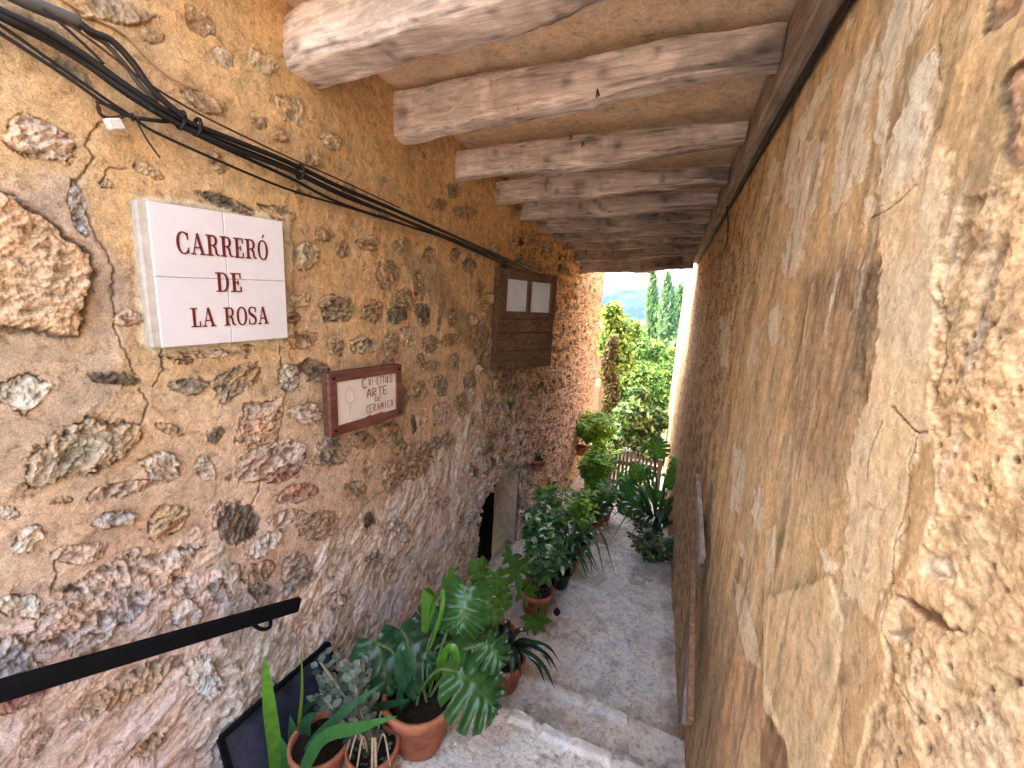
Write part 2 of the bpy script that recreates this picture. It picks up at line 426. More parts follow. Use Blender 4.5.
# weathered grey zone with diagonal flaking
sl, m_, sd = LW.poly(PW([(300, 560), (345, 535), (420, 470), (480, 395), (505, 392), (535, 470), (520, 620), (400, 700), (300, 768), (180, 790), (230, 690), (255, 640)]), .05, .03)
u = (Y[sl]*.62+Z[sl]*.78); v = (-Y[sl]*.78+Z[sl]*.62)
uw = u+.10*fbm(u*3, v*3, 3, .5, 80.); vw = v+.09*fbm(u*3, v*3, 3, .5, 90.)
rg = ridged(uw*6, vw*7.5, 6, 3.); f2 = fbm(uw*7, vw*8, 5, .65, 6.); f3 = fbm(uw*28, vw*34, 4, .65, 6.)
cc = lin(206, 184, 168)[None, None]*(1+.28*rg+.45*f2+.5*f3)[..., None]*(1+.35*sm(1.0, 2.2, Y[sl]))[..., None]; wm = sm(.05, .35, f2+.2*rg)[..., None]; cc = cc*(1-wm*.6)+lin(222, 212, 208)*wm*.6  # base colour also lightened with depth, standing in for missing light
pk = sm(.1, .4, fbm(u*3, v*5, 3, .5, 51.))[..., None]; cc = cc*(1-pk*.6)+lin(198, 160, 136)*pk*.6
LW.C[sl] = LW.C[sl]*(1-m_[..., None])+cc*m_[..., None]; LW.H[sl] += m_*(.008*rg+.008*f2+.006*f3+.013*terr(f2+.3*rg, 5.))
# lower left, streaky pink and lavender rock faces
sl, m_, sd = LW.poly(PW([(-60, 560), (60, 600), (150, 560), (215, 540), (235, 600), (250, 700), (215, 800), (-60, 860)]), .05, .03)
u = (Y[sl]*.75+Z[sl]*.66); v = (-Y[sl]*.66+Z[sl]*.75)
uw = u+.10*fbm(u*3, v*3, 3, .5, 81.); vw = v+.09*fbm(u*3, v*3, 3, .5, 91.)
rg = ridged(uw*6.5, vw*8, 6, 13.); f2 = fbm(uw*6, vw*8, 5, .65, 26.); f3 = fbm(uw*30, vw*40, 4, .65, 6.)
cc = lin(210, 178, 160)[None, None]*(1+.26*rg+.45*f2+.45*f3)[..., None]; wm = sm(.02, .3, f2)[..., None]; cc = cc*(1-wm*.6)+lin(222, 206, 208)*wm*.6
LW.C[sl] = LW.C[sl]*(1-.8*m_[..., None])+.8*cc*m_[..., None]; LW.H[sl] += m_*(.008*rg+.008*f2+.005*f3+.013*terr(f2+.3*rg, 5.))
# grey smear beside the window
patch([(405, 245), (440, 262), (455, 300), (490, 330), (500, 360), (520, 385), (500, 400), (470, 350), (430, 300), (400, 262)], lin(150, 122, 88), .03, .02, 0, .002, .75, .5)
patch([(495, 372), (560, 368), (560, 390), (520, 420), (480, 460), (470, 420)], lin(150, 120, 92), .04, .03, 0, .003, .6, .5)
# concrete smears at far left
patch([(-80, 170), (15, 178), (60, 215), (95, 238), (130, 262), (138, 300), (132, 345), (120, 400), (70, 430), (50, 470), (10, 500), (-80, 510)], lin(192, 158, 132), .015, .02, .008, .0, .9, .25, 5.)
patch([(40, 170), (75, 180), (100, 235), (128, 280), (130, 330), (92, 345), (75, 335), (92, 285), (80, 240), (30, 200)], lin(172, 140, 124), .012, .02, .002, 0, .75, .3)
patch([(225, 600), (262, 600), (300, 640), (312, 690), (250, 720), (215, 790), (190, 720), (205, 650)], lin(176, 168, 160), .02, .012, .004, .001, .8, .3)
patch([(215, 545), (232, 540), (236, 575), (256, 600), (225, 640), (215, 600)], lin(182, 172, 160), .012, .008, .003, 0, .7, .3)
# cement around the tile plaque
patch([(134, 196), (150, 196), (290, 216), (296, 345), (160, 356), (140, 345)], lin(188, 170, 138), .008, .006, .006, .001, .9, .3)
# cracks
for P in [[(105, 120), (86, 146), (95, 158), (88, 170), (74, 182)], [(77, 196), (92, 222), (97, 238), (110, 250), (108, 285), (115, 330), (135, 370)], [(0, 196), (20, 206), (48, 232), (66, 255)], [(130, 168), (113, 172), (107, 185)],
          [(160, 348), (165, 370), (155, 385)], [(245, 540), (262, 470), (280, 440), (288, 380), (278, 345)], [(350, 495), (352, 470), (360, 450)], [(54, 590), (54, 560), (70, 545)], [(240, 640), (255, 600), (235, 560)], [(137, 430), (145, 408), (140, 388)],
          [(330, 560), (345, 530), (370, 500), (395, 480)], [(560, 330), (565, 300), (566, 270)]]:
    LW.line(PW(P), .0020, .004, .55, .02)
# large rough stone at far left
sl, m_, sd = LW.poly(PW([(-80, 190), (10, 196), (45, 222), (85, 258), (88, 290), (75, 335), (30, 330), (-80, 335)]), .012, .004)
rg = ridged(Y[sl]*26, Z[sl]*34, 6, 8.)+.6*fbm(Y[sl]*80, Z[sl]*80, 4, .7); cv = fbm(Y[sl]*9, Z[sl]*9, 3, .5, 61.)
cc = lin(200, 160, 124)[None, None]*(1+.32*rg+.25*cv)[..., None]
LW.C[sl] = LW.C[sl]*(1-m_[..., None])+cc*m_[..., None]
LW.H[sl] += m_*(.010+.012*rg+.014*cv); e = np.exp(-(sd/.004)**2); LW.H[sl] -= e*.01; LW.C[sl] *= (1-.45*e)[..., None]
COL = {k_: .90*v_ for k_, v_ in dict(g=lin(132, 118, 104), d=lin(92, 78, 68), b=lin(148, 118, 90), p=lin(184, 148, 130), r=lin(160, 108, 88), w=lin(220, 208, 196), l=lin(168, 152, 144), o=lin(180, 142, 98), P=lin(210, 174, 154), L=lin(184, 160, 150), B=lin(176, 146, 116), k=lin(84, 76, 70)).items()}
st = """200,22,18,12,-50,b 222,57,14,8,-40,B 205,103,22,9,-30,b 115,12,40,11,-10,b 293,110,21,13,-35,B 150,171,18,6,-25,B 225,203,25,7,-18,d 278,213,17,7,-15,B 42,142,40,19,-25,P 77,205,9,28,12,l
107,183,6,5,0,b 280,137,10,4,-20,b 310,160,8,5,-20,b 72,74,24,8,-35,b 22,391,24,19,0,w 113,378,26,6,-8,k 190,385,19,9,5,g 237,381,24,12,25,b 260,420,23,19,40,p 270,463,34,17,15,p 282,474,20,8,18,r
88,446,52,24,15,B 162,466,18,14,-20,l 205,469,9,13,0,l 172,430,14,5,-20,b 216,434,10,7,40,k 303,340,16,9,20,b 315,371,15,12,0,d 290,379,10,14,0,l 308,413,14,10,0,p 331,451,16,13,0,g 308,257,13,14,0,B
333,309,14,12,0,B 127,318,14,8,0,P 200,354,34,4,2,p 120,490,34,8,12,p 300,493,20,9,10,r 240,525,22,19,40,k 320,525,18,13,20,b 299,574,13,17,0,g 260,572,18,12,15,b 265,545,20,8,35,l 260,590,13,7,0,g
357,490,10,10,0,b 287,517,18,6,15,p 369,520,7,9,0,d 369,469,6,10,0,B 392,475,11,16,0,b 418,467,16,10,30,b 414,424,3,9,0,k 424,421,4,10,0,p 393,436,10,13,0,b 363,440,12,9,0,b 441,385,7,10,0,g 420,391,7,9,0,b
443,414,9,10,0,p 461,404,7,11,0,b 430,366,9,4,0,b 402,400,6,14,0,g 438,443,6,6,0,g 367,346,10,8,0,B 336,346,8,10,0,b 390,348,8,13,0,b 430,344,7,9,0,b 455,361,6,8,0,b 368,243,9,7,0,b 344,250,8,9,0,b
387,274,10,15,0,b 338,308,18,13,0,b 373,312,11,12,0,b 397,314,10,9,0,d 405,299,12,10,0,b 422,314,7,10,0,d 361,345,12,9,0,B 407,336,9,9,0,B 450,340,10,7,0,b 480,348,5,10,0,b 420,284,5,12,0,b 438,318,3,7,0,b
452,319,4,9,0,b 110,520,20,9,10,l 166,520,22,14,45,o 8,513,10,6,0,l 29,538,16,9,35,w 80,553,25,9,10,p 68,590,13,4,-5,d 120,592,74,25,30,L 22,606,22,14,0,w 184,588,12,11,0,l 217,590,12,13,50,l 186,615,13,13,0,w
8,660,22,24,45,l 88,647,20,8,30,w 140,682,48,13,30,B 200,675,15,19,50,w 15,692,26,13,20,r 97,705,24,8,40,B 147,745,22,8,35,b 35,745,20,8,40,P 185,360,9,4,0,b 60,500,14,4,5,b 130,555,12,5,20,p 245,350,8,7,0,p
350,190,9,6,-25,b 380,215,7,6,-20,b 300,190,9,5,-20,B 330,140,11,7,-30,B 262,62,16,9,-35,B 150,35,14,8,-30,b 400,245,7,6,0,b 440,205,9,8,0,b 455,190,6,8,0,g 465,212,9,6,0,b 325,235,9,6,0,b 388,365,6,6,0,b 300,300,9,8,0,B 276,310,7,9,0,B
420,360,4,8,0,b 470,380,6,8,0,b 448,440,7,9,0,b 425,450,7,9,0,b 405,450,8,8,0,b 345,425,8,6,0,b 470,265,6,8,0,b 480,290,4,9,0,b 455,255,5,7,0,b 430,255,6,8,0,b 352,380,9,6,0,p 378,420,7,9,0,b 215,510,10,5,30,p 340,600,12,7,40,l 375,560,10,8,50,g 440,500,8,14,30,p 400,530,9,13,40,l""".split()
for i, t in enumerate(st):
    a = t.split(','); cx, cy, rx, ry, an = [float(q) for q in a[:5]]
    if cx > 520: continue
    c0 = wp((cx, cy)); ar = math.radians(an)
    e1 = wp((cx+math.cos(ar)*rx, cy-math.sin(ar)*rx))-c0; e2 = wp((cx+math.sin(ar)*ry, cy+math.cos(ar)*ry))-c0
    big = max(rx, ry) > 30
    faded = cy < 140
    A_ = np.array([e1, e2]).T*1.08
    LW.stone(c0, A_, COL[a[5]]*(1.15 if faded else 1.), rough=(.009 if big else .0065)*(.5 if faded else 1), lift=R.uniform(-.004, .006), seed=i*13, edge=.5 if faded else 1., tex=22. if big else 34.)
# rubble of the far half, one stone per jittered cell
k = 0
for yy in np.arange(2.0, 6.6, .135):
    for zz in np.arange(-2.6, .95, .105):
        yc = yy+R.uniform(-.04, .04); zc = zz+R.uniform(-.035, .035)+.05*((int(yy*10)) % 2); k += 1
        pr = sm(1.9, 3.0, yc-.3*zc)*.8+.12
        if R.rand() > pr: continue
        a = R.uniform(-.5, .5); s1 = R.uniform(.035, .075); s2 = R.uniform(.024, .045)
        A_ = np.array([[math.cos(a)*s1, -math.sin(a)*s2], [math.sin(a)*s1, math.cos(a)*s2]])
        LW.stone((yc, zc), A_, COL['bgBpobdl'[R.randint(8)]]*R.uniform(.85, 1.15), rough=.010, lift=R.uniform(0, .014), seed=900+k, edge=1.3, tex=30.)
# small stones showing through the nearer plaster
for k in range(100):
    yc = R.uniform(.7, 2.6); zc = R.uniform(-1.35, .7)
    s1 = R.uniform(.008, .024); s2 = s1*R.uniform(.4, .9); a = R.uniform(-1, 1)
    A_ = np.array([[math.cos(a)*s1, -math.sin(a)*s2], [math.sin(a)*s1, math.cos(a)*s2]])
    LW.stone((yc, zc), A_, COL['bgpBblo'[R.randint(7)]], rough=.005, lift=0., seed=4000+k, edge=.7, tex=50.)
d1, d2, idd = worley(Y*11+LW.wa*.8, Z*14+LW.wb*.8)
gap = sm(.16, .02, d2-d1)
frr = fbm(Y*16, Z*12, 5, .7, 25.)
LW.H += far*(.014*ridged(Y*9, Z*9, 4, 5.)-.014*gap+.03*frr)
LW.C *= (1-far*(.40*gap+.45*np.clip(-frr*2.4, 0, 1)-.3*np.clip(frr*2, 0, 1)))[..., None]
LW.C *= 1.0
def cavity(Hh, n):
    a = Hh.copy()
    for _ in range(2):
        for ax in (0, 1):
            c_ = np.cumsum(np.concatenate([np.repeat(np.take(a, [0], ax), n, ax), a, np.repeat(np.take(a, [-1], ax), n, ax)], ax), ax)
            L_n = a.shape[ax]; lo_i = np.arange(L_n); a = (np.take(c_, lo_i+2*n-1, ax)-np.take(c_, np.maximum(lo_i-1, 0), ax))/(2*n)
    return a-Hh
cv = cavity(LW.H, 6); LW.C *= (1-np.clip(cv/.014, -.22, .34))[..., None]  # AO-like shade painted into the colour: hollows darker, high spots lighter
# door opening: drop the faces inside it
DY0, DY1, DZT = 2.22, 3.0, -1.22
Fg = grid_faces(len(yl), len(zl))
yc = (yl[:-1]+yl[1:])/2; zc = (zl[:-1]+zl[1:])/2
YY, ZZ = np.meshgrid(yc, zc, indexing='ij')
arch = DZT-.12*((YY-(DY0+DY1)/2)/((DY1-DY0)/2))**2
keep = ~((YY > DY0) & (YY < DY1) & (ZZ < arch))
X = wallx(Y)+LW.H
V = np.stack([X, Y, Z], -1).reshape(-1, 3)
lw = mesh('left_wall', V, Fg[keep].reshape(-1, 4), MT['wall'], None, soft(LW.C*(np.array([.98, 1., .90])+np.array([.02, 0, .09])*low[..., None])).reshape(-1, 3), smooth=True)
prop(lw, 'long ochre rubble stone wall with the tiled street sign on it', 'wall')

# ============ RIGHT WALL
th = np.linspace(math.atan(.16/XR), math.atan(9.0/XR), 760); yr = XR*np.tan(th)
zr = XR*np.sinh(np.linspace(np.arcsinh(-2.75/XR), np.arcsinh(.74/XR), 1050))
RW = Wall(yr, zr); Y, Z = RW.Y, RW.Z; RW.wa = fbm(Y*24, Z*24, 5, .65, 3.); RW.wb = fbm(Y*24, Z*24, 5, .65, 71.); RW.fine = fbm(Y*70, Z*60, 4, .65, 11.); RW.vfine = fbm(Y*200, Z*180, 3, .6, 19.)
base = lin(192, 152, 100); C = np.broadcast_to(base, Y.shape+(3,)).copy()
stv = fbm(Y*9, Z*1.6, 5, .6, 4.); st2 = fbm(Y*30, Z*4., 4, .6, 40.)
C *= (1+.34*stv+.22*st2+.22*RW.fine+.15*RW.vfine)[..., None]
C += (lin(190, 160, 128)-C)*(sm(.0, .4, fbm(Y*4, Z*1.2, 4, .5, 77.))*.6)[..., None]
RW.H = .005*fbm(Y*7, Z*5, 4, .5, 2.)+.003*fbm(Y*30, Z*26, 4, .6, 33.)+.003*stv
RW.C = C
def rp(px): p = onx(px[0], px[1], XR); return np.array([p[1], p[2]])
def rpatch(P, colr, warp=.012, soft=.003, dh=0., rough=0., blend=1., ntex=.3, nsc=(14., 14.)):
    sl, m_, sd = RW.poly([rp(q) for q in P], warp, soft)
    nn = fbm(Y[sl]*nsc[0], Z[sl]*nsc[1], 5, .6, 44.)
    mm = (m_*blend)[..., None]
    RW.C[sl] = RW.C[sl]*(1-mm)+np.asarray(colr)*(1+ntex*nn)[..., None]*mm
    RW.H[sl] += m_*(dh+rough*ridged(Y[sl]*nsc[0], Z[sl]*nsc[1], 5, 12.))
    return sl, m_, sd
z1 = lambda L: [(684+x/3., y/3.) for x, y in L]
z2 = lambda L: [(684+x/3., 256+y/3.) for x, y in L]
z3 = lambda L: [(600+x/3., 512+y/3.) for x, y in L]
z4 = lambda L: [(840+x*.505, 380+y*.505) for x, y in L]
# far part dark and rubbly
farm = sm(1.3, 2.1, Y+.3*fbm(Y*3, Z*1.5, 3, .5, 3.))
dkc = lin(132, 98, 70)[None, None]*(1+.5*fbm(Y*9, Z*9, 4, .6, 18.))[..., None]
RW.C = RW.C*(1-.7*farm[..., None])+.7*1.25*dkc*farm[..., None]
# lower foot green brown
ft = sm(-.55, -1.0, Z+.15*stv+.12*fbm(Y*8, Z*2, 4, .6, 88.)-.1*(Y-1)); ft2 = ft*sm(.72, 1.0, Y)
RW.C = RW.C*(1-.72*ft2[..., None])+.72*lin(122, 92, 58)*ft2[..., None]*(1+.5*fbm(Y*22, Z*5, 4, .6, 28.))[..., None]
# dark brown patch and its soft edges
sl, m_, sd = rpatch(z2([(340, 140), (400, 20), (480, -20), (590, -10), (590, 130), (565, 260), (550, 420), (510, 540), (490, 680), (430, 700), (330, 600), (320, 400), (330, 250)]), lin(146, 108, 72), .02, .03, -.002, .003, .7, .8, (30., 6.))
rpatch(z2([(560, 20), (590, 10), (590, 130), (562, 260), (552, 400), (530, 440), (520, 300), (480, 160)]), lin(120, 92, 62), .02, .012, -.002, .004, .8, .6, (40., 30.))
rpatch(z2([(340, 60), (560, 40), (560, 120), (380, 150)]), lin(120, 88, 56), .02, .015, 0, .003, .5, .6, (30., 20.))
# light plaster strip
rpatch(z2([(590, -300), (700, -500), (800, -300), (770, 30), (760, 330), (735, 430), (735, 550), (695, 560), (640, 900), (560, 1100), (480, 1000), (500, 640), (515, 540), (560, 400), (585, 200)]), lin(228, 194, 152), .012, .004, .002, .0004, .9, .25, (14., 4.))
rpatch(z3([(500, 260), (700, 200), (730, 330), (720, 500), (720, 640), (690, 768), (600, 900), (560, 700), (500, 590), (495, 400)]), lin(204, 168, 122), .008, .004, .003, .001, .7, .22, (10., 3.))
rpatch(z3([(480, 620), (520, 610), (560, 690), (560, 800), (480, 800)]), lin(124, 84, 56), .012, .005, -.002, .003, .8, .4, (30., 12.))
rpatch(z3([(400, 200), (430, 230), (470, 380), (480, 470), (440, 440), (415, 330)]), lin(206, 176, 146), .006, .003, .001, .001, .8, .2)
rpatch(z3([(500, 60), (525, 40), (520, 200), (500, 500), (540, 640), (500, 600), (490, 440), (488, 300)]), lin(205, 172, 132), .004, .003, .002, .001, .8, .2)
rpatch(z3([(400, 420), (470, 460), (500, 640), (430, 760), (380, 768), (370, 600)]), lin(178, 126, 86), .01, .01, 0, .002, .6, .4, (30., 8.))
rpatch(z3([(730, 330), (830, 300), (860, 440), (880, 600), (800, 768), (700, 768), (720, 500)]), lin(196, 150, 98), .01, .008, 0, .001, .7, .25, (10., 5.))
# peeled limewash
wh = lin(250, 226, 198)
for P in [z1([(640, -20), (745, -20), (730, 60), (690, 110), (655, 170), (640, 240), (610, 330), (600, 450), (585, 500), (575, 370), (590, 280), (600, 200), (600, 120)]),
          z1([(570, 120), (590, 190), (560, 260), (540, 370), (555, 430), (545, 520), (480, 600), (450, 660), (440, 620), (455, 480), (465, 330), (470, 250), (510, 200)]),
          z1([(740, 150), (765, 180), (760, 260), (740, 400), (720, 520), (690, 560), (620, 590), (590, 520), (640, 400), (680, 300), (650, 250), (700, 200)]),
          z1([(440, 190), (445, 240), (400, 330), (370, 390), (355, 430), (420, 420), (420, 480), (395, 620), (340, 790), (300, 790), (330, 640), (290, 580), (300, 470), (330, 380), (370, 320)]),
          z1([(270, 470), (285, 500), (270, 560), (235, 650), (240, 600)]), z1([(503, 50), (497, 90), (485, 90), (490, 60)]), z1([(540, 590), (620, 590), (560, 660), (530, 680)]),
          z2([(262, 150), (296, 138), (285, 250), (270, 280), (250, 240)]), z2([(215, 200), (232, 215), (200, 370), (188, 340)]), z2([(290, -10), (365, -10), (330, 60), (300, 60)]), z2([(110, 190), (140, 170), (135, 330), (110, 330)]),
          z3([(455, 0), (490, 0), (480, 60), (465, 70)]), z3([(420, 90), (432, 90), (432, 135), (420, 135)]), z2([(150, 560), (190, 600), (170, 768), (140, 768)]), z2([(215, 700), (240, 690), (240, 768), (205, 768)]),
          z3([(740, -10), (790, -10), (780, 40), (755, 50)]), z3([(660, 110), (720, 130), (735, 160), (690, 190), (665, 150)])]:
    sl, m_, sd = rpatch(P, wh, .022, .0015, .0012, .0004, .93, .22, (12., 12.))
    # ragged holes inside the limewash
    hl = sm(.08, .12, fbm(Y[sl]*22, Z[sl]*9, 5, .65, 55.))*m_
    RW.C[sl] = RW.C[sl]*(1-.7*hl[..., None])+.7*lin(196, 156, 118)*hl[..., None]; RW.H[sl] -= hl*.0012
# rough stony area at the right
sl, m_, sd = RW.poly([rp(q) for q in [(934, 275), (945, 250), (965, 190), (990, 195), (1075, 120), (1075, 900), (830, 900), (870, 710), (888, 670), (880, 625), (890, 590), (922, 555), (933, 520), (938, 505), (936, 435), (930, 430)]], .010, .003)
u = Y[sl]*.8-Z[sl]*.6; v = Y[sl]*.6+Z[sl]*.8
rg = ridged(u*20, v*38, 5, 3.); f1 = fbm(Y[sl]*16, Z[sl]*16, 4, .6, 9.); f3 = fbm(Y[sl]*6, Z[sl]*6, 3, .5, 29.)
cc = lin(196, 156, 110)[None, None]*(1+.22*rg+.35*f1)[..., None]; wm = sm(.05, .4, f3)[..., None]; cc = cc*(1-wm*.5)+lin(216, 188, 160)*wm*.5*(1+.3*rg)[..., None]
RW.C[sl] = RW.C[sl]*(1-m_[..., None])+cc*m_[..., None]
RW.H[sl] += m_*(-.003+.003*rg*sm(-.3, .3, f3)+.004*f1+.004*f3)
dd1, dd2, di = worley(Y[sl]*60, Z[sl]*60, 5); pit = sm(.22, .12, dd1)*(di > 150)*sm(-.05, .2, fbm(Y[sl]*7, Z[sl]*7, 2, .5, 90.))*m_
RW.H[sl] -= pit*.006; RW.C[sl] *= (1-.65*pit)[..., None]
e = np.exp(-(sd/.0025)**2); RW.H[sl] += e*.0015; f9 = fbm(Y[sl]*90, Z[sl]*110, 4, .7, 39.); RW.H[sl] += m_*(.0014*f9+.012*terr(f1*.8+f3+.3*rg, 7.)*.45+.004*terr(fbm(u*9, v*22, 4, .6, 70.), 5.)); RW.C[sl] *= (1+m_*.5*f9)[..., None]
for P, q in [([(1003, 85), (1012, 68), (1060, 50), (1060, 190), (1018, 165), (1005, 155), (1006, 120)], 1), ([(992, -20), (1022, -20), (1020, 5), (1004, 22), (980, 35), (988, 10)], 1),
             (z4([(110, 420), (190, 460), (240, 500), (160, 470)]), 0), (z4([(90, 500), (150, 480), (130, 520)]), 2), (z4([(170, 340), (210, 350), (220, 390), (190, 400), (160, 380)]), 2)]:
    sl, m_, sd = RW.poly([rp(w) for w in P], .006, .002)
    rg = ridged(Y[sl]*30, Z[sl]*30, 4, 7.)
    cc = (lin(150, 108, 74), lin(176, 132, 96), lin(214, 186, 160))[q if q != 1 else 1]
    cc = cc[None, None]*(1+.3*rg)[..., None]
    RW.C[sl] = RW.C[sl]*(1-m_[..., None])+cc*m_[..., None]; RW.H[sl] += m_*(-.008+.004*rg)
    e = np.exp(-(sd/.003)**2); RW.C[sl] *= (1-.7*e*(q == 1))[..., None]
for P in [z2([(755, 80), (765, 180), (770, 300), (745, 400), (735, 470)]), [(893, 408), (908, 422), (919, 432)], [(919, 432), (909, 462), (908, 500), (895, 540), (890, 590)], z2([(600, 500), (560, 580), (550, 680)]),
          z2([(620, 460), (700, 520), (730, 530)]), z3([(880, 250), (875, 180), (885, 90), (925, 30)]), z4([(95, 440), (85, 500), (110, 600), (170, 680)]), z1([(770, 60), (760, 130), (770, 260)]), z3([(735, 760), (725, 640), (740, 560)]),
          z1([(700, 560), (620, 620), (560, 660)])]:
    RW.line([rp(w) for w in P], .0011, .0022, .62, .010)
gp1, gp2, gi = worley(Y*8+RW.wa*.8, Z*11+RW.wb*.8); gap = sm(.16, .02, gp2-gp1)
RW.H += farm*(.010*ridged(Y*6, Z*9, 4, 5.)-.006*gap); RW.C *= (1-farm*.35*gap)[..., None]
spk = sm(.34, .42, fbm(Y*55, Z*55, 3, .6, 66.)); RW.C *= (1-.30*spk)[..., None]
scr = sm(.20, .24, fbm(Y*34, Z*5.5, 5, .65, 166.))*sm(-.1, .15, fbm(Y*5, Z*2, 3, .5, 36.))*sm(-.95, -.6, Z)*(1-farm*.6); RW.C = RW.C*(1-.5*scr[..., None])+.5*lin(224, 196, 170)*scr[..., None]
scd = sm(.16, .30, fbm(Y*18, Z*2.2, 5, .65, 266.)); RW.C *= (1-.32*scd)[..., None]
RW.C *= (1.0+.15*sm(.45, .9, Y))[..., None]*(1+.6*sm(4.9, 5.3, Y)+.35*sm(1.0, 2.5, Y))[..., None]  # light painted in: brighter with depth, and along the sunlit strip past the roof
cv = cavity(RW.H, 6); RW.C *= (1-np.clip(cv/.006, -.2, .4))[..., None]  # same AO-like shade painted into the right wall colour
X = XR-RW.H*1.0/1.4
Fg = grid_faces(len(yr), len(zr))[..., ::-1]
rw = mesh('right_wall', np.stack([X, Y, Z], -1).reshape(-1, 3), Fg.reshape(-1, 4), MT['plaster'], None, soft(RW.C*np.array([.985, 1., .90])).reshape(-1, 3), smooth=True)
prop(rw, 'tall plastered wall with peeling limewash and dark stains close beside the lane', 'wall')

# bodies behind the wall faces, unseen storeys sized to block or let in light, wall towards the upper street
def slab(mb, x0, x1, y0, y1, z0, z1, n=10):
    mb.box((x0, y0, z0), (x1, y1, z1), lin(205, 170, 128))
b = MB(); slab(b, -3.2, -1.35, -1.3, .115, 1.0, 2.3); slab(b, -3.2, -1.06, .12, 5.0, .97, 2.4)
slab(b, -3.2, -1.42, .13, 2.2, -2.75, .97); slab(b, -3.2, -1.06, 3.1, 6.55, -2.75, .97); slab(b, -3.2, -1.3, 2.2, 3.1, -1.0, .97)
slab(b, -3.2, -1.55, 2.2, 3.1, -2.75, -1.0); slab(b, -3.2, -1.2, -1.3, .12, -2.75, .98); slab(b, -3.2, -1.25, -4.5, -1.31, -2.75, -.3)
o = b.build('stone_house', MT['plaster']); prop(o, 'ochre house body standing behind the rubble wall', 'house')
b = MB(); slab(b, .27, 2.2, .16, 8.98, -2.75, .735); slab(b, .262, 2.2, .16, 5.0, .735, 1.6); slab(b, .255, 2.2, -.8, .155, -2.75, 1.6); slab(b, .265, 2.2, -4.5, -.81, -2.75, -.1)
o = b.build('plastered_house', MT['plaster']); prop(o, 'plastered house body behind the limewashed wall', 'house')

# ============ CEILING (between the beams) and roof slab
nx, ny = 120, 420
xs = np.linspace(-1.12, .30, nx); ys = np.linspace(.55, 5.02, ny); XX, YY2 = np.meshgrid(xs, ys, indexing='ij')
H = .74+.012*fbm(XX*3, YY2*3, 4)+.004*fbm(XX*22, YY2*22, 4, .6, 4.)
cc = 1.25*lin(216, 186, 150)[None, None]*(1+.45*fbm(XX*4, YY2*3, 5, .6, 9.)+.35*fbm(XX*28, YY2*24, 4, .65, 9.))[..., None]
pt = sm(.02, .05, fbm(XX*2.6, YY2*4, 5, .55, 31.))[..., None]; cc = cc*(1-pt*.75)+lin(206, 176, 142)*pt*.75
yl_ = np.exp(-(((XX+.55)/.16)**2+((YY2-1.1)/.05)**2))[..., None]; cc = cc*(1-yl_*.5)+lin(190, 150, 70)*yl_*.5
cc = soft(cc)
o = mesh('ceiling', np.stack([XX, YY2, H], -1).reshape(-1, 3), grid_faces(nx, ny)[..., ::-1].reshape(-1, 4), MT['ceil'], None, cc.reshape(-1, 3), smooth=True)
prop(o, kind='structure', label='tan plaster ceiling between the old beams', cat='ceiling')
b = MB(); b.box((-1.05, .55, .78), (.26, 5.0, .96), lin(180, 150, 120)); o = b.build('roof', MT['plaster']); prop(o, kind='structure', label='roof slab over the covered lane', cat='roof')

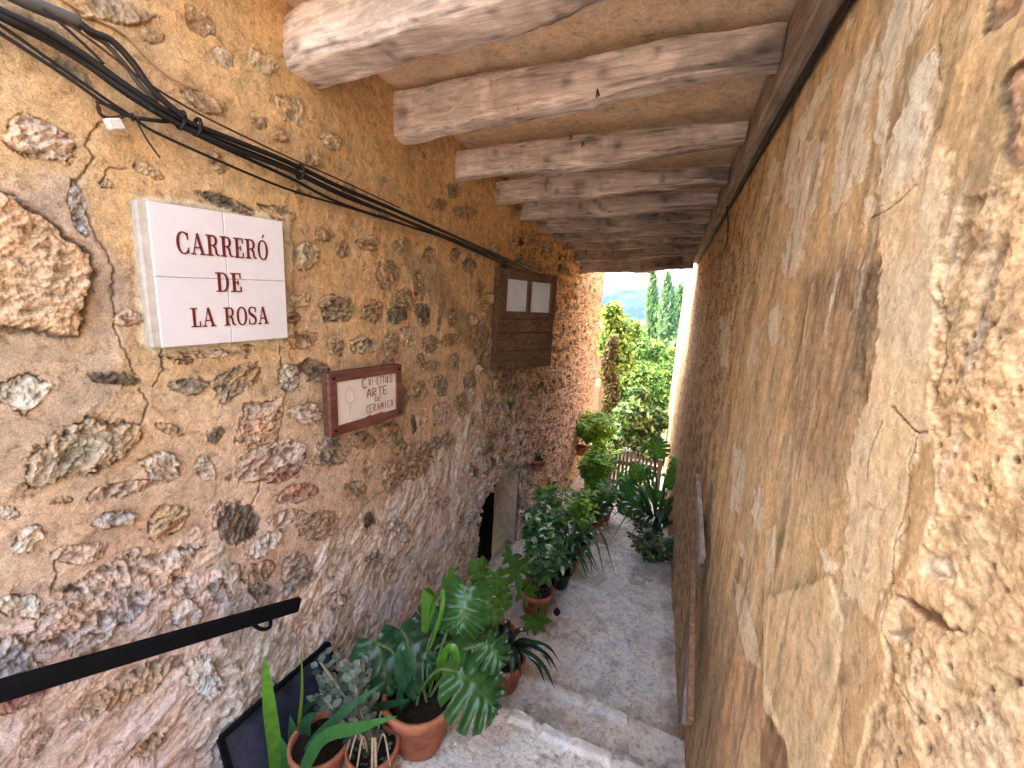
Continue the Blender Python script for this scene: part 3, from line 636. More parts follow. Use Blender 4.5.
# ============ BEAMS
def beam(k, y0, zb, h, w, skew, tint, xa=-1.03, xb=.185):
    n = 150; m_ = 36; t = np.linspace(0, 1, n); x = xa+(xb-xa)*t; tp = 1-.42*sm(.45, 1., t)
    a = np.arange(m_)*2*np.pi/m_
    # rounded rectangular section
    ca, sa = np.cos(a), np.sin(a); e = .36
    sx = np.sign(ca)*np.abs(ca)**e; sz = np.sign(sa)*np.abs(sa)**e
    yc_ = y0+skew*np.sin(t*np.pi*.62)+.012*gnoise(x*2.2+k*7, x*0+k)+w/2; zc_ = zb+h/2+.014*gnoise(x*1.7+k*3, x*0+3.3)+.006*gnoise(x*6+k, x*0+8.)
    zc_ = zc_+(1-tp)*h*.35; hh = h/2*tp*(1+.16*gnoise(x*2.5+k, x*0+1.5)); ww = w/2*(1+.12*gnoise(x*2.1+k, x*0+5.5))
    T, Aa = np.meshgrid(x, a, indexing='ij')
    wob = 1+.13*gnoise(T*4+k*11, Aa*1.1)+.09*ridged(T*2.2, Aa*3.2+k, 3, k)+.05*ridged(T*6, Aa*7+k, 4, k+.5)+.05*fbm(T*22, Aa*5+k, 4, .6, k)
    # knots
    for j in range(4):
        kx = R.uniform(xa+.05, xb-.1); ka = R.uniform(3.3, 6.1); dd = ((T-kx)/.035)**2+((Aa-ka)/.35)**2
        wob += .12*np.exp(-dd)-.20*np.exp(-dd*7)
    yv = yc_[:, None]+ww[:, None]*sx[None]*wob; zv = zc_[:, None]+hh[:, None]*sz[None]*wob
    Vv = np.stack([T+.006*gnoise(yv*20, zv*20)*(np.arange(n) < 3)[:, None], yv, zv], -1)
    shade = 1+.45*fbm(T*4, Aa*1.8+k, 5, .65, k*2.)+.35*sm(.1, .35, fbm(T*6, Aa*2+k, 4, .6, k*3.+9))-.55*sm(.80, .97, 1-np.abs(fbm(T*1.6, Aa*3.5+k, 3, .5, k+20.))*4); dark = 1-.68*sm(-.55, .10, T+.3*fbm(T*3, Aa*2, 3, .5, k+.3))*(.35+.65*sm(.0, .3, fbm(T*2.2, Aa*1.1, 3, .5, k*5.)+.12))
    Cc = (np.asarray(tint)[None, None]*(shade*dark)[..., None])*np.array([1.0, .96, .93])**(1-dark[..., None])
    Vv = Vv.reshape(-1, 3); Cc = Cc.reshape(-1, 3)
    idx = np.arange(n*m_).reshape(n, m_)
    Fs = [(idx[i, j], idx[i, (j+1) % m_], idx[i+1, (j+1) % m_], idx[i+1, j]) for i in range(n-1) for j in range(m_)]
    Fs += [tuple(idx[0, ::-1]), tuple(idx[-1])]
    b = MB(); b.add(Vv, Fs, Cc)
    return b.build('ceiling_beam', MT['beam'], None, smooth=True)
YB = [.90, 1.345, 1.81, 2.25, 2.68, 3.12, 3.55, 3.97, 4.36, 4.70]
ordn = ['first', 'second', 'third', 'fourth', 'fifth', 'sixth', 'seventh', 'eighth', 'ninth']
for k, y0 in enumerate(YB):
    ex = {9: (.43, .20), 8: (.52, .16)}.get(k)
    f = max(.55, 1.0-.07*max(0, k-1.2))
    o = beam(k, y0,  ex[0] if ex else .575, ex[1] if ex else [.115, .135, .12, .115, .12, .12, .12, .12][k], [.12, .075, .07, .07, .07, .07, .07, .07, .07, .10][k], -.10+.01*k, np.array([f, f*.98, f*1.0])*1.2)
    lb = ['thick grey weathered beam with a knot hole, nearest over the cables', 'pale whitish beam with a blunt cut end, second from the top of the picture'][k] if k < 2 else ('last brown bowed beam over the far opening' if k == 9 else 'rough old ceiling beam, %s counting from the near end' % ordn[k])
    prop(o, lb, 'beam', 'old beams across the ceiling')
# nails hanging from the beams
for i, (a, c) in enumerate([((520, 105), 1.30), ((598, 92), 1.24), ((583, 143), 1.69), ((571, 136), 1.69)]):
    p = ony(a[0], a[1], c-.01); b = MB(); b.tube([p+[0, .02, .0], p+[0, -.012, .0], p+[.0, -.014, -.02]], .0025, 6)
    o = b.build('nail', MT['browncable']); prop(o, ['rusty nail under the second beam, nearer the left wall', 'bent rusty nail in the second beam near its middle', 'rusty nail in the third beam, the right one', 'rusty nail in the third beam, the left one'][i], 'nail')
# wall plate on the right wall
n = 160; yv = np.linspace(.3, 5.0, n)
xa = .186+.006*gnoise(yv*2.5, yv*0); za = .572+.008*gnoise(yv*2, yv*0+4)
V = []; 
for i in range(n):
    V += [(XR+.004, yv[i], za[i]), (xa[i]+.006, yv[i], za[i]), (xa[i], yv[i], za[i]+.008), (xa[i]+.004, yv[i], .70), (XR+.004, yv[i], .72)]
Fs = [(i*5+j, i*5+j+1, (i+1)*5+j+1, (i+1)*5+j) for i in range(n-1) for j in range(4)]
b = MB(); b.add(V, Fs, (1, 1, 1)); o = b.build('wall_plate', MT['plate']); prop(o, 'long grey timber carrying the beam ends along the limewashed wall', 'timber')
b = MB(); b.tube([(XR-.012+.004*math.sin(q*3), q, .572-.006*math.sin(q*2.)-.012) for q in np.linspace(.3, 5., 60)], .0085, 8); b.tube([(XR-.012, q, .553-.004*math.sin(q*2.)) for q in np.linspace(.3, 3.2, 40)], .005, 6)
o = b.build('cable', MT['cable']); prop(o, 'thick black cable running under the long timber on the limewashed wall', 'cable')
p = [onx(722, 180, XR-.012), onx(726, 200, XR-.02), onx(728, 228, XR-.02), onx(724, 250, XR-.012), onx(712, 262, XR-.01), onx(700, 275, XR-.008)]
b = MB(); b.tube(smoothpath(p), .004, 6); o = b.build('hanging_wire', MT['greycable']); prop(o, 'thin grey wire drooping down the limewashed wall below the timber', 'wire')

# ============ FLOOR
def stepz(y):
    # landing levels with short risers at y .2, .45, 1.155, 1.43
    z = np.full(np.shape(y), -1.10)
    def riser(y0, dz, w=.018): return dz*sm(y0-w, y0+w, y)
    z = z+riser(.0, -.10)+riser(.22, -.11)+riser(.45, -.11)+riser(1.155, -.12)+riser(1.43, -.12)
    z = z-.05*np.clip((y-1.45)/.9, 0, 1)-.075*sm(2.33, 2.365, y)-.04*np.clip(y-2.37, 0, 1.6)-.075*sm(2.98, 3.015, y)-.07*sm(3.55, 3.59, y)-.11*sm(4.0, 4.04, y)-.20*np.clip(y-4.07, 0, 1.5)-.08*sm(4.6, 4.65, y)
    return z
def sink(x, y): return -.17*sm(-.52, -.82, x)*sm(1.5, 1.9, y)*sm(4.0, 2.9, y)
def floorz(x, y): return float(stepz(np.array(y+.05*x))+sink(x, y))
ny_, nx_ = 1150, 380
ys = np.tan(np.linspace(math.atan(.3), math.atan(8.9), ny_)); ys[:3] = [-.9, -.3, .1][:3]; ys = np.sort(ys); xs = np.linspace(-1.08, .30, nx_)
XX, YY2 = np.meshgrid(xs, ys, indexing='ij')
wob = .016*fbm(XX*5, YY2*5, 4, .55, 2.); yy = YY2+wob*1.2+.05*XX
H = stepz(yy)+sink(XX, YY2)+.007*fbm(XX*6, YY2*6, 4, .55, 12.)+.0045*fbm(XX*24, YY2*24, 4, .65, 3.)
dish = -.012*np.exp(-((XX+.35)/.3)**2)
H += dish
cb = fbm(XX*3.2, YY2*3.2, 5, .6, 7.); cd = fbm(XX*8, YY2*8, 4, .6, 17.)
cc = lin(228, 216, 202)[None, None]*(1+.24*cb+.3*cd+.3*fbm(XX*36, YY2*36, 4, .65, 5.))[..., None]
bn = sm(.08, .3, fbm(XX*4.5, YY2*4.5, 4, .6, 27.))[..., None]; cc = cc*(1-.5*bn)+.5*lin(190, 164, 142)*bn
gy = sm(.1, .22, fbm(XX*2.5+3, YY2*2.5, 5, .6, 37.))[..., None]; cc = cc*(1-.6*gy)+.6*lin(196, 194, 188)*gy
wt = sm(.22, .30, fbm(XX*5, YY2*4, 5, .6, 47.))[..., None]; cc = cc*(1-.6*wt)+.6*lin(230, 226, 220)*wt
def tone(m_, c, f): 
    global cc
    cc = cc*(1-f*m_[..., None])+f*np.asarray(c)*m_[..., None]
for y0 in (1.155, 1.43, .45):
    m_ = np.exp(-((yy-y0+.045)/.030)**2)*sm(-.12, .2, fbm(XX*7, YY2*2, 3, .5, y0*9)+.12)*(XX < .1)*(XX > -.5)
    H += .003*m_
    g = np.exp(-((yy-y0-.01)/.022)**2); tone(g, lin(96, 80, 66), .75)  # riser shadow painted as a dark line past the nosing
    tone(sm(.05, .0, np.abs(yy-y0-.07)-.03)*sm(-.1, .2, cd), lin(140, 118, 98), .5)
for y0 in (2.35, 3.0, 3.57, 4.02, 4.62):
    g = np.exp(-((yy-y0-.03-.01*fbm(XX*9, YY2*9, 3))/.022)**2); tone(g, lin(104, 90, 78), .7); H -= g*.004
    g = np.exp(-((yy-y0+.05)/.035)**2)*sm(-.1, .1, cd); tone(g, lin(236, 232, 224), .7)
fa = fbm(XX*3.4+7, YY2*3.4, 6, .58, 101.); fb = fbm(XX*6, YY2*5, 6, .6, 111.); fc_ = fbm(XX*24, YY2*24, 4, .65, 121.)
tone(sm(.06, .08, fa), lin(236, 230, 220), .6); tone(np.exp(-((fa-.065)/.010)**2), lin(120, 106, 92), .55); H += sm(.06, .08, fa)*.004
tone(sm(.14, .17, fb), lin(150, 136, 120), .5); tone(np.exp(-((fb+.12)/.009)**2)*sm(-.1, .1, fa), lin(110, 96, 82), .5); tone(sm(.16, .26, fc_)*sm(-.05, .15, fb), lin(244, 240, 232), .6)
tone(sm(.24, .32, fbm(XX*50, YY2*50, 3, .6, 131.)), lin(110, 96, 84), .5); tone(sm(.0, .25, -fa)*sm(.05, .2, fbm(XX*9, YY2*9, 4, .6, 141.)), lin(176, 146, 118), .5)
for (y0, xa_, xb_) in ((1.43, -.34, -.13), (1.43, -.11, .04), (1.155, -.24, .0), (1.155, .03, .14), (1.155, -.36, -.27), (2.35, -.5, -.2), (3.0, -.4, -.05)):
    e1_ = .012*fbm(XX*14, YY2*14, 4, .6, y0*7+xa_*31)
    nz_ = sm(-.004, .010, (yy-(y0-.055)+e1_))*sm(.004, -.010, yy-(y0+.004)+e1_)*sm(xa_-.006, xa_+.01, XX+e1_)*sm(xb_+.006, xb_-.01, XX+e1_)
    H += .016*nz_; cc = cc*(1-.85*nz_[..., None])+.85*lin(240, 228, 216)*(1+.5*fc_)[..., None]*nz_[..., None]
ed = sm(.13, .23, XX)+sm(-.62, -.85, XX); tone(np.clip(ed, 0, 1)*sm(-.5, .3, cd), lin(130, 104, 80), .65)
ckl = sm(.93, .985, 1-np.abs(fbm(XX*2.6, YY2*2.6, 4, .55, 66.))); ckl = ckl*sm(.1, .3, fbm(XX*2, YY2*2, 3, .5, 93.)); H -= ckl*.003; tone(ckl, lin(110, 98, 86), .5)
wd1, wd2, wi = worley(XX*9+cd, YY2*9+cb, 3); pat = sm(.07, .02, wd2-wd1)*sm(.12, .3, cb); tone(pat, lin(132, 118, 106), .35); H -= pat*.002
sun_ = 1.0
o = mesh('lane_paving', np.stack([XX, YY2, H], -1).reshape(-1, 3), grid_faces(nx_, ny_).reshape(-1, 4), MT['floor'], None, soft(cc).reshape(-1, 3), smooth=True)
prop(o, kind='structure', label='worn grey concrete lane stepping down between the walls', cat='paving')
b = MB(); b.box((-1.2, -4.5, -1.3), (.26, -.88, -1.11), lin(185, 175, 160)); b.box((-1.2, -.9, -1.4), (.26, .0, -1.18), lin(185, 175, 160))
o = b.build('upper_street', MT['floor']); prop(o, kind='structure', label='paved lane at the top of the steps', cat='paving')
m, nt, bs, L_ = nodes('hillside_ground'); tcn = NN(nt, 'ShaderNodeTexCoord')
nn_ = noise_n(nt, tcn.outputs['Object'], .35, 9, .7); L_(ramp(nt, nn_, [(.3, (.035, .055, .018)), (.5, (.07, .10, .03)), (.7, (.20, .17, .10))]), bs.inputs['Base Color']); bs.inputs['Roughness'].default_value = .95
MT['ground'] = m
g = 60; gx = np.sinh(np.linspace(-7.2, 7.2, g))*3; gy = np.sinh(np.linspace(-7.2, 7.4, g))*3
GX, GY = np.meshgrid(gx, gy, indexing='ij'); GZ = -4.6-.12*np.clip(GY-6, 0, 60)-.6*(GY < 6)+.3*fbm(GX*.2, GY*.2, 3)
o = mesh('ground', np.stack([GX, GY, GZ], -1).reshape(-1, 3), grid_faces(g, g).reshape(-1, 4), MT['ground'], smooth=True); prop(o, kind='structure', label='green terraced ground below the village', cat='ground')
b = MB(); b.box((-4, 6.6, -5), (-.0, 9.5, -3.05), lin(150, 130, 100)); b.box((.0, 9.0, -5), (3, 9.5, -3.05), lin(150, 130, 100)); o = b.build('garden_terrace', MT['plaster']); prop(o, kind='structure', label='low terrace beyond the gate', cat='terrace')

# stone jamb and dark door in the left wall
def roughbox(name, a, b_, colr, mat, parent=None, n=26, amp=.006, seed=0):
    """box with noisy faces"""
    a = np.array(a, float); b_ = np.array(b_, float); mb = MB()
    for ax in range(3):
        for sg in (0, 1):
            i, j = [q for q in range(3) if q != ax]
            u, v = np.meshgrid(np.linspace(0, 1, n), np.linspace(0, 1, n*2), indexing='ij')
            P = np.zeros(u.shape+(3,)); P[..., i] = a[i]+(b_[i]-a[i])*u; P[..., j] = a[j]+(b_[j]-a[j])*v; P[..., ax] = (a, b_)[sg][ax]
            nz = fbm(P[..., 1]*9+P[..., 0]*9+seed, P[..., 2]*9, 4, .6, seed)
            P = P+(P-(a+b_)/2)/((b_-a)/2+1e-9)*(nz*amp)[..., None]
            Fq = grid_faces(n, n*2).reshape(-1, 4)
            mb.add(P.reshape(-1, 3), Fq, (np.asarray(colr)[None]*(1+.35*fbm(P[..., 1]*5+P[..., 0]*4, P[..., 2]*3, 4, .6, seed+2).reshape(-1)[:, None])))
    return mb.build(name, mat, parent, smooth=True)
o = roughbox('door_jamb', (-1.20, 2.98, -2.6), (-1.0, 3.12, -1.18), lin(196, 166, 148), MT['wall'], seed=3); prop(o, 'rounded plastered stone jamb on the far side of the low doorway', 'jamb')
o = roughbox('lintel_stone', (-1.13, 2.72, -1.30), (-1.0, 3.0, -1.215), lin(168, 150, 128), MT['wall'], seed=9, amp=.01); prop(o, 'small grey stone wedged over the low doorway', 'stone')
root = empty('door', (-1.3, 2.65, -2.2), 'dark wooden door set deep in the low doorway', 'door')
b = MB()
for i in range(5): b.box((-1.36, 2.3+i*.14, -2.55), (-1.335, 2.3+i*.14+.135, -1.15))
b.build('leaf', MT['brown'], root)
b = MB(); b.box((-1.33, 2.90, -2.55), (-1.27, 2.97, -1.25)); b.box((-1.33, 2.2, -1.32), (-1.27, 2.9, -1.25)); b.box((-1.5, 2.99, -2.6), (-1.205, 3.09, -1.05)); b.box((-1.5, 2.0, -1.1), (-1.2, 3.09, -1.0)); b.build('frame', MT['dark'], root)  # frame plus near-black boxes standing in for the darkness inside

# ============ TILE PLAQUE
def quad_frame(TL, TR, BL):
    u = TR-TL; v = BL-TL; nn_ = np.cross(v, u); return u, v, nn_/np.linalg.norm(nn_)
tl = onwall(148, 201, .035); bl_ = onwall(160, 348, .035); trr = onwall(281, 221, .035); br = onwall(289, 338, .035)
# make it planar and rectangular
ce = (tl+bl_+trr+br)/4; u = ((trr-tl)+(br-bl_))/2; v = ((bl_-tl)+(br-trr))/2
TLp = ce-u/2-v/2; nrm = np.cross(v, u); nrm /= np.linalg.norm(nrm)
if nrm[0] < 0: nrm = -nrm
root = empty('street_sign', TLp+v, 'white four-tile street sign reading CARRERÓ DE LA ROSA in dark red', 'street sign')
b = MB(); b.obox(TLp+u*.47+v*.5-nrm*.022, u*.53, v*.505, nrm*.0155, None, .3); b.build('cement_bed', MT['cement'], root)
for i in (0, 1):
    for j in (0, 1):
        b = MB(); b.obox(TLp+u*(.25+.5*i)+v*(.25+.5*j)-nrm*.002, u*.2485, v*.2485, nrm*.0045, None, .35); b.build('tile', MT['tile'], root)
# slab-serif lettering, strokes as thin plates
TK, TN = .17, .065
def arc(cx, cy, rx, ry, a0, a1, n=22, tn=TN, tk=TK):
    out = []
    for i in range(n+1):
        a = math.radians(a0+(a1-a0)*i/n); w = tn+(tk-tn)*abs(math.cos(a))**1.4
        out.append(((cx+(rx-w/2)*math.cos(a), cy+(ry-tn/2)*math.sin(a)), w))
    return out
def L2(a, b_, w): return [(a, w), (b_, w)]
def glyph(c):
    s = []; H = lambda x0, x1, y, w=TN: s.append(('b', x0, y, x1, y+w))
    Vv = lambda x, y0, y1, w=TK: s.append(('b', x, y0, x+w, y1))
    if c == 'L': w = .62; Vv(.13, 0, 1); H(0, .42, .935); H(0, .6, 0); Vv(.53, 0, .30, .07)
    elif c == 'E': w = .66; Vv(.12, 0, 1); H(0, .62, .935); H(0, .64, 0); H(.12, .45, .47); Vv(.55, .72, 1, .07); Vv(.57, 0, .28, .07); Vv(.42, .36, .62, .06)
    elif c in 'OÓ':
        w = .76; s.append(('s', arc(.38, .5, .38, .52, 0, 360, 40)))
        if c == 'Ó': s.append(('s', [((.36, 1.12), .06), ((.50, 1.30), .13)]))
    elif c == 'C': w = .72; s.append(('s', arc(.40, .5, .40, .52, 42, 318, 34))); Vv(.62, .66, .98, .07); Vv(.62, .04, .30, .07)
    elif c == 'D': w = .76; Vv(.12, 0, 1); H(0, .4, .935); H(0, .4, 0); s.append(('s', arc(.36, .5, .40, .5, -90, 90, 24)))
    elif c == 'R':
        w = .78; Vv(.12, 0, 1); H(0, .42, .935); H(0, .40, 0); s.append(('s', arc(.38, .735, .32, .265, -90, 90, 20))); H(.2, .42, .47)
        s.append(('s', [((.42, .5), .12), ((.56, .38), .15), ((.60, .12), .15), ((.70, .03), .10), ((.80, .06), .05)]))
    elif c == 'A': w = .80; s.append(('s', L2((.10, .03), (.39, 1.0), .07))); s.append(('s', L2((.66, .03), (.38, 1.0), .17))); H(.2, .6, .30); H(-.02, .26, 0); H(.50, .84, 0)
    elif c == 'S':
        w = .62; P = [(.55, .80), (.47, .94), (.30, .985), (.12, .92), (.07, .76), (.14, .62), (.31, .52), (.47, .41), (.54, .25), (.46, .07), (.29, .015), (.12, .07), (.05, .22)]
        wd = [.05, .06, .07, .11, .15, .17, .18, .17, .15, .11, .07, .06, .05]
        Q = smoothpath(np.array([(a, b_, 0) for a, b_ in P]), 3); ww = np.interp(np.linspace(0, 12, len(Q)), range(13), wd)
        s.append(('s', [((q[0], q[1]), a) for q, a in zip(Q, ww)])); Vv(.51, .70, .99, .06); Vv(.03, .01, .32, .06)
    else: w = .42
    return w, s
def write(mb, text, org, ux, uy, nn_, h, width, space=.13):
    ws = [glyph(c)[0] for c in text]; tot = sum(ws)+space*(len(text)-1); kx = width/tot; x = 0; lay = 0
    for c, w in zip(text, ws):
        for it in glyph(c)[1]:
            lay += 1; th_ = nn_*(.0012+.00006*(lay % 12))
            if it[0] == 'b':
                _, x0, y0, x1, y1 = it; Q = [(x0, y0), (x1, y0), (x1, y1), (x0, y1)]; P = [org+ux*((x+a)*kx)+uy*(b_*h) for a, b_ in Q]
                mb.add([p for p in P]+[p+th_ for p in P], [(0, 1, 5, 4), (1, 2, 6, 5), (2, 3, 7, 6), (3, 0, 4, 7), (4, 5, 6, 7)])
            else:
                pts = it[1]; c2 = np.array([p for p, _ in pts]); tt = np.gradient(c2, axis=0); tt /= np.linalg.norm(tt, axis=1)[:, None]
                nl = np.stack([-tt[:, 1], tt[:, 0]], 1); ww = np.array([q for _, q in pts])[:, None]/2
                A_, B_ = c2+nl*ww, c2-nl*ww
                V = [org+ux*((x+a)*kx)+uy*(b_*h)+th_ for a, b_ in np.vstack([A_, B_])]; m_ = len(c2)
                mb.add(V, [(i, i+1, m_+i+1, m_+i) for i in range(m_-1)])
        x += w+space
ul = np.linalg.norm(u); vl = np.linalg.norm(v); ux = u/ul; uy = -v/vl
b = MB()
for tx, u0, u1, v0, v1 in [('CARRERÓ', .155, .845, .178, .330), ('DE', .405, .605, .450, .598), ('LA ROSA', .205, .815, .718, .862)]:
    write(b, tx, TLp+u*u0+v*v1+nrm*.0030, ux, uy, nrm, (v1-v0)*vl, (u1-u0)*ul, .10)
b.build('lettering', MT['ink'], root)

# ============ SMALL WORKSHOP SIGN
tl = onwall(328, 373, .05); bl_ = onwall(328, 438, .05); trr = onwall(399, 364, .05); br = onwall(401, 415, .05)
ce = (tl+bl_+trr+br)/4; u = ((trr-tl)+(br-bl_))/2; v = ((bl_-tl)+(br-trr))/2; TLs = ce-u/2-v/2; nrm = np.cross(v, u); nrm /= np.linalg.norm(nrm)
if nrm[0] < 0: nrm = -nrm
ul = np.linalg.norm(u); vl = np.linalg.norm(v); ux = u/ul; uy = -v/vl
root = empty('workshop_sign', TLs+v, 'small white hand-painted sign in a red-brown wooden frame', 'sign')
b = MB(); b.obox(TLs+u*.5+v*.5-nrm*.012, u*.5, v*.5, nrm*.011, (.75, .6, .5), .15); b.build('board', MT['brown'], root)
b = MB(); fw = .032
for (p, a, c_) in [(TLs+u*.5+uy*-fw/2, u*.5, uy*fw/2), (TLs+u*.5+v-uy*-fw/2, u*.5, uy*fw/2), (TLs+v*.5+ux*fw/2, ux*fw/2, v*.5*(1-2*fw/vl)), (TLs+u+v*.5-ux*fw/2, ux*fw/2, v*.5*(1-2*fw/vl))]:
    b.obox(p+nrm*.003, a, c_, nrm*.006, None, .3)
b.build('frame', MT['redwood'], root)
b = MB(); b.obox(TLs+u*.5+v*.5+nrm*.0005, u*.5-ux*fw, v*.5+uy*fw, nrm*.003, None, .2); pan = b.build('panel', MT['panel'], root)
for i, (a, c_) in enumerate([(.05, .09), (.05, .91), (.95, .09), (.95, .91)]):
    b = MB(); b.obox(TLs+u*a+v*c_+nrm*.0105, ux*.004, uy*.004, nrm*.002, None, .5); b.build('screw', MT['black'], root)
SK = dict(A=[[(0, 0), (.5, 1), (1, 0)], [(.2, .4), (.8, .4)]], R=[[(0, 0), (0, 1), (.8, .85), (.7, .55), (0, .5), (.9, 0)]], T=[[(0, 1), (1, 1)], [(.5, 1), (.45, 0)]], E=[[(.9, 1), (0, 1), (0, 0), (.9, 0)], [(0, .5), (.7, .5)]],
          D=[[(0, 0), (0, 1), (.7, .85), (.9, .5), (.7, .1), (0, 0)]], C=[[(.95, .9), (.5, 1), (.1, .75), (.05, .3), (.4, 0), (.95, .1)]], M=[[(0, 0), (.1, 1), (.5, .3), (.9, 1), (1, 0)]], I=[[(.5, 1), (.5, 0)]],
          U=[[(0, 1), (.05, .2), (.5, 0), (.9, .2), (1, 1)]], V=[[(0, 1), (.5, 0), (1, 1)]], L=[[(0, 1), (0, 0), (.9, 0)]], O=[[(.5, 1), (.05, .5), (.5, 0), (.95, .5), (.5, 1)]])
SK['-'] = [[(.2, .5), (.8, .5)]]
def hand(mb, text, u0, v0, u1, v1, th_=.0022):
    n_ = len(text); cw = (u1-u0)/n_
    for i, ch in enumerate(text):
        for pl in SK.get(ch, []):
            P = np.array([TLs+u*(u0+cw*(i+.12+.72*a+random.uniform(-.02, .02)))+v*(v1+(v0-v1)*b_)+nrm*.0045 for a, b_ in pl])
            if len(P) > 2: P = smoothpath(P, 3)
            mb.tube(P, th_*.5, 5)
b = MB(); hand(b, 'C', .40, .16, .48, .33, .004); hand(b, 'VI-ETTULE', .49, .18, .86, .30); hand(b, 'ARTE', .46, .36, .78, .50, .0035); hand(b, 'DE', .58, .53, .68, .60); hand(b, 'CERAMICA', .45, .64, .87, .77)
b.build('lettering', MT['paint'], pan)
b = MB(); q = [TLs+u*a+v*c_+nrm*.0046 for a, c_ in [(.36, .88), (.52, .80), (.52, .835), (.70, .815), (.70, .85), (.52, .87), (.52, .90)]]; b.add(q, [(0, 1, 2, 5, 6), (2, 3, 4, 5)]); b.build('arrow', MT['paintred'], pan)
b = MB(); b.tube([TLs+u*(.24+.055*math.cos(t))+v*(.40+.13*math.sin(t))+nrm*.0046 for t in np.linspace(0, 6.3, 20)], .0013, 5); b.tube([TLs+u*a+v*c_+nrm*.0046 for a, c_ in [(.24, .54), (.23, .66), (.22, .76)]], .001, 5)
b.tube([TLs+u*a+v*c_+nrm*.0046 for a, c_ in [(.12, .90), (.17, .84), (.20, .82)]], .0015, 5); b.build('drawing', MT['pinkpaint'], pan)

# ============ WOODEN HATCH WITH TWO PANES
p0 = onx(498, 318, -.97); an = math.radians(25); du = np.array([math.sin(an), math.cos(an), 0]); wd = .515; dn = np.array([math.cos(an), -math.sin(an), 0])
zt, zb_ = .222, -.402; O = np.array([p0[0], p0[1], zt]); dz = np.array([0, 0, -1.]); hh = zt-zb_
root = empty('window_hatch', (O[0], O[1], zb_), 'brown wooden hatch with two frosted panes standing out from the rubble wall', 'window')
def hb(mb, u0, u1, v0, v1, d0=-.02, d1=.02, c=None): mb.obox(O+du*(u0+u1)/2+dz*(v0+v1)/2+dn*(d0+d1)/2, du*(u1-u0)/2, dz*(v1-v0)/2, dn*(d1-d0)/2, c, .12)
b = MB(); hb(b, 0, .05, 0, .30); hb(b, wd-.05, wd, 0, .30); hb(b, .05, wd-.05, 0, .055); hb(b, .05, wd-.05, .255, .30); hb(b, .238, .266, .055, .255, -.015, .018); hb(b, -.03, .0, .0, hh, -.035, .025)
b.build('frame', MT['brown'], root)
for a in (.052, .268):
    b = MB(); hb(b, a, a+.185 if a < .1 else wd-.052, .057, .253, -.004, .004); b.build('pane', MT['glass'], root)
b = MB()
for i, (a, c_) in enumerate([(.302, .385), (.388, .50), (.503, hh)]): hb(b, .0, wd, a, c_, -.016+.002*i, .012+.001*i, (1.1-.1*i,)*3)
b.build('plank_panel', MT['brown'], root)
# side cheek that fills the gap to the wall
b = MB(); q0 = O+du*.0; q1 = O+du*wd
b.add([q1+[-.0, 0, -.02], q1+[0, 0, -hh], (-1.02, q1[1]+.0, zt-hh), (-1.02, q1[1], zt-.02)], [(0, 1, 2, 3)]); b.add([O+dz*.01, q1+dz*.01, (-1.02, q1[1], zt-.01), (-1.02, O[1], zt-.01)], [(0, 1, 2, 3)]); b.add([O+dz*hh, q1+dz*hh, (-1.02, q1[1], zb_), (-1.02, O[1], zb_)], [(3, 2, 1, 0)])
b.build('casing', MT['brown'], root)

# ============ HANDRAIL
root = empty('handrail', onwall(150, 700, .05), 'black metal handrail running down the rubble wall', 'handrail')
a_ = onwall(0, 691, .075); c_ = onwall(299, 604, .075); dr = (c_-a_); a2 = a_-dr*.8; dr = dr/np.linalg.norm(dr); upv = np.array([0, 0, 1.])-dr*dr[2]; upv /= np.linalg.norm(upv)
b = MB(); b.obox((a2+c_)/2, (c_-a2)/2, upv*.0205, np.cross(dr, upv)*.010, None, .3); b.build('rail', MT['black'], root)
for px in [(270, 614), (-60, 712)]:
    p = onwall(px[0], px[1], .07); b = MB(); w_ = float(wallx(p[1]))
    b.tube(smoothpath([p+[0, 0, -.01], p+[-.005, 0, -.045], p+[-.03, -.01, -.052], (w_-.01, p[1]-.015, p[2]-.035)]), .0055, 8); b.build('bracket', MT['black'], root)

# ============ CABLES ON THE LEFT WALL
def cab(P, r, mat, name, label, off=.035, jit=0., grp=None, cat='cable'):
    Q = [onwall(a, c_, off+jit*math.sin(i*1.7)) for i, (a, c_) in enumerate(P)]
    b = MB(); b.tube(smoothpath(Q, 8), r*.78, 8); o = b.build(name, mat, None, smooth=True); return prop(o, label, cat, grp)
main = [(-60, -22), (0, 10), (47, 32), (87, 57), (133, 90), (183, 120), (233, 140), (290, 163), (340, 187), (390, 208), (445, 232), (500, 256), (556, 279)]
sh = lambda P, dx, dy: [(x+dx, y+dy) for x, y in P]
cab(main, .0085, MT['cable'], 'cable', 'thick black cable, topmost of the bundle passing over the street sign', .045)
cab(sh(main, 0, 6), .0075, MT['cable'], 'cable', 'black cable just under the thickest one of the bundle', .04, .006)
cab([(-60, -14), (0, 18), (47, 42), (87, 66), (133, 99), (183, 128), (233, 152), (290, 178), (340, 203), (402, 224), (450, 240), (500, 259), (552, 277)], .0055, MT['cable'], 'cable', 'slim black cable sagging along the bottom of the bundle', .035)
cab([(150, 108), (183, 126), (233, 149), (290, 171), (345, 197), (400, 218), (470, 246), (520, 266)], .006, MT['cable'], 'cable', 'black cable strapped in the middle of the bundle', .05)
cab([(-60, -12), (0, 25), (50, 60), (107, 100), (133, 117), (157, 133), (233, 167), (290, 190), (340, 205), (385, 219), (440, 236), (490, 255)], .0040, MT['cable'], 'cable', 'thin black cable hanging loose just above the street sign', .03)
cab([(-60, -5), (0, 33), (67, 77), (110, 107), (136, 119)], .0045, MT['cable'], 'cable', 'thin black cable ending at the rusty hook', .03)
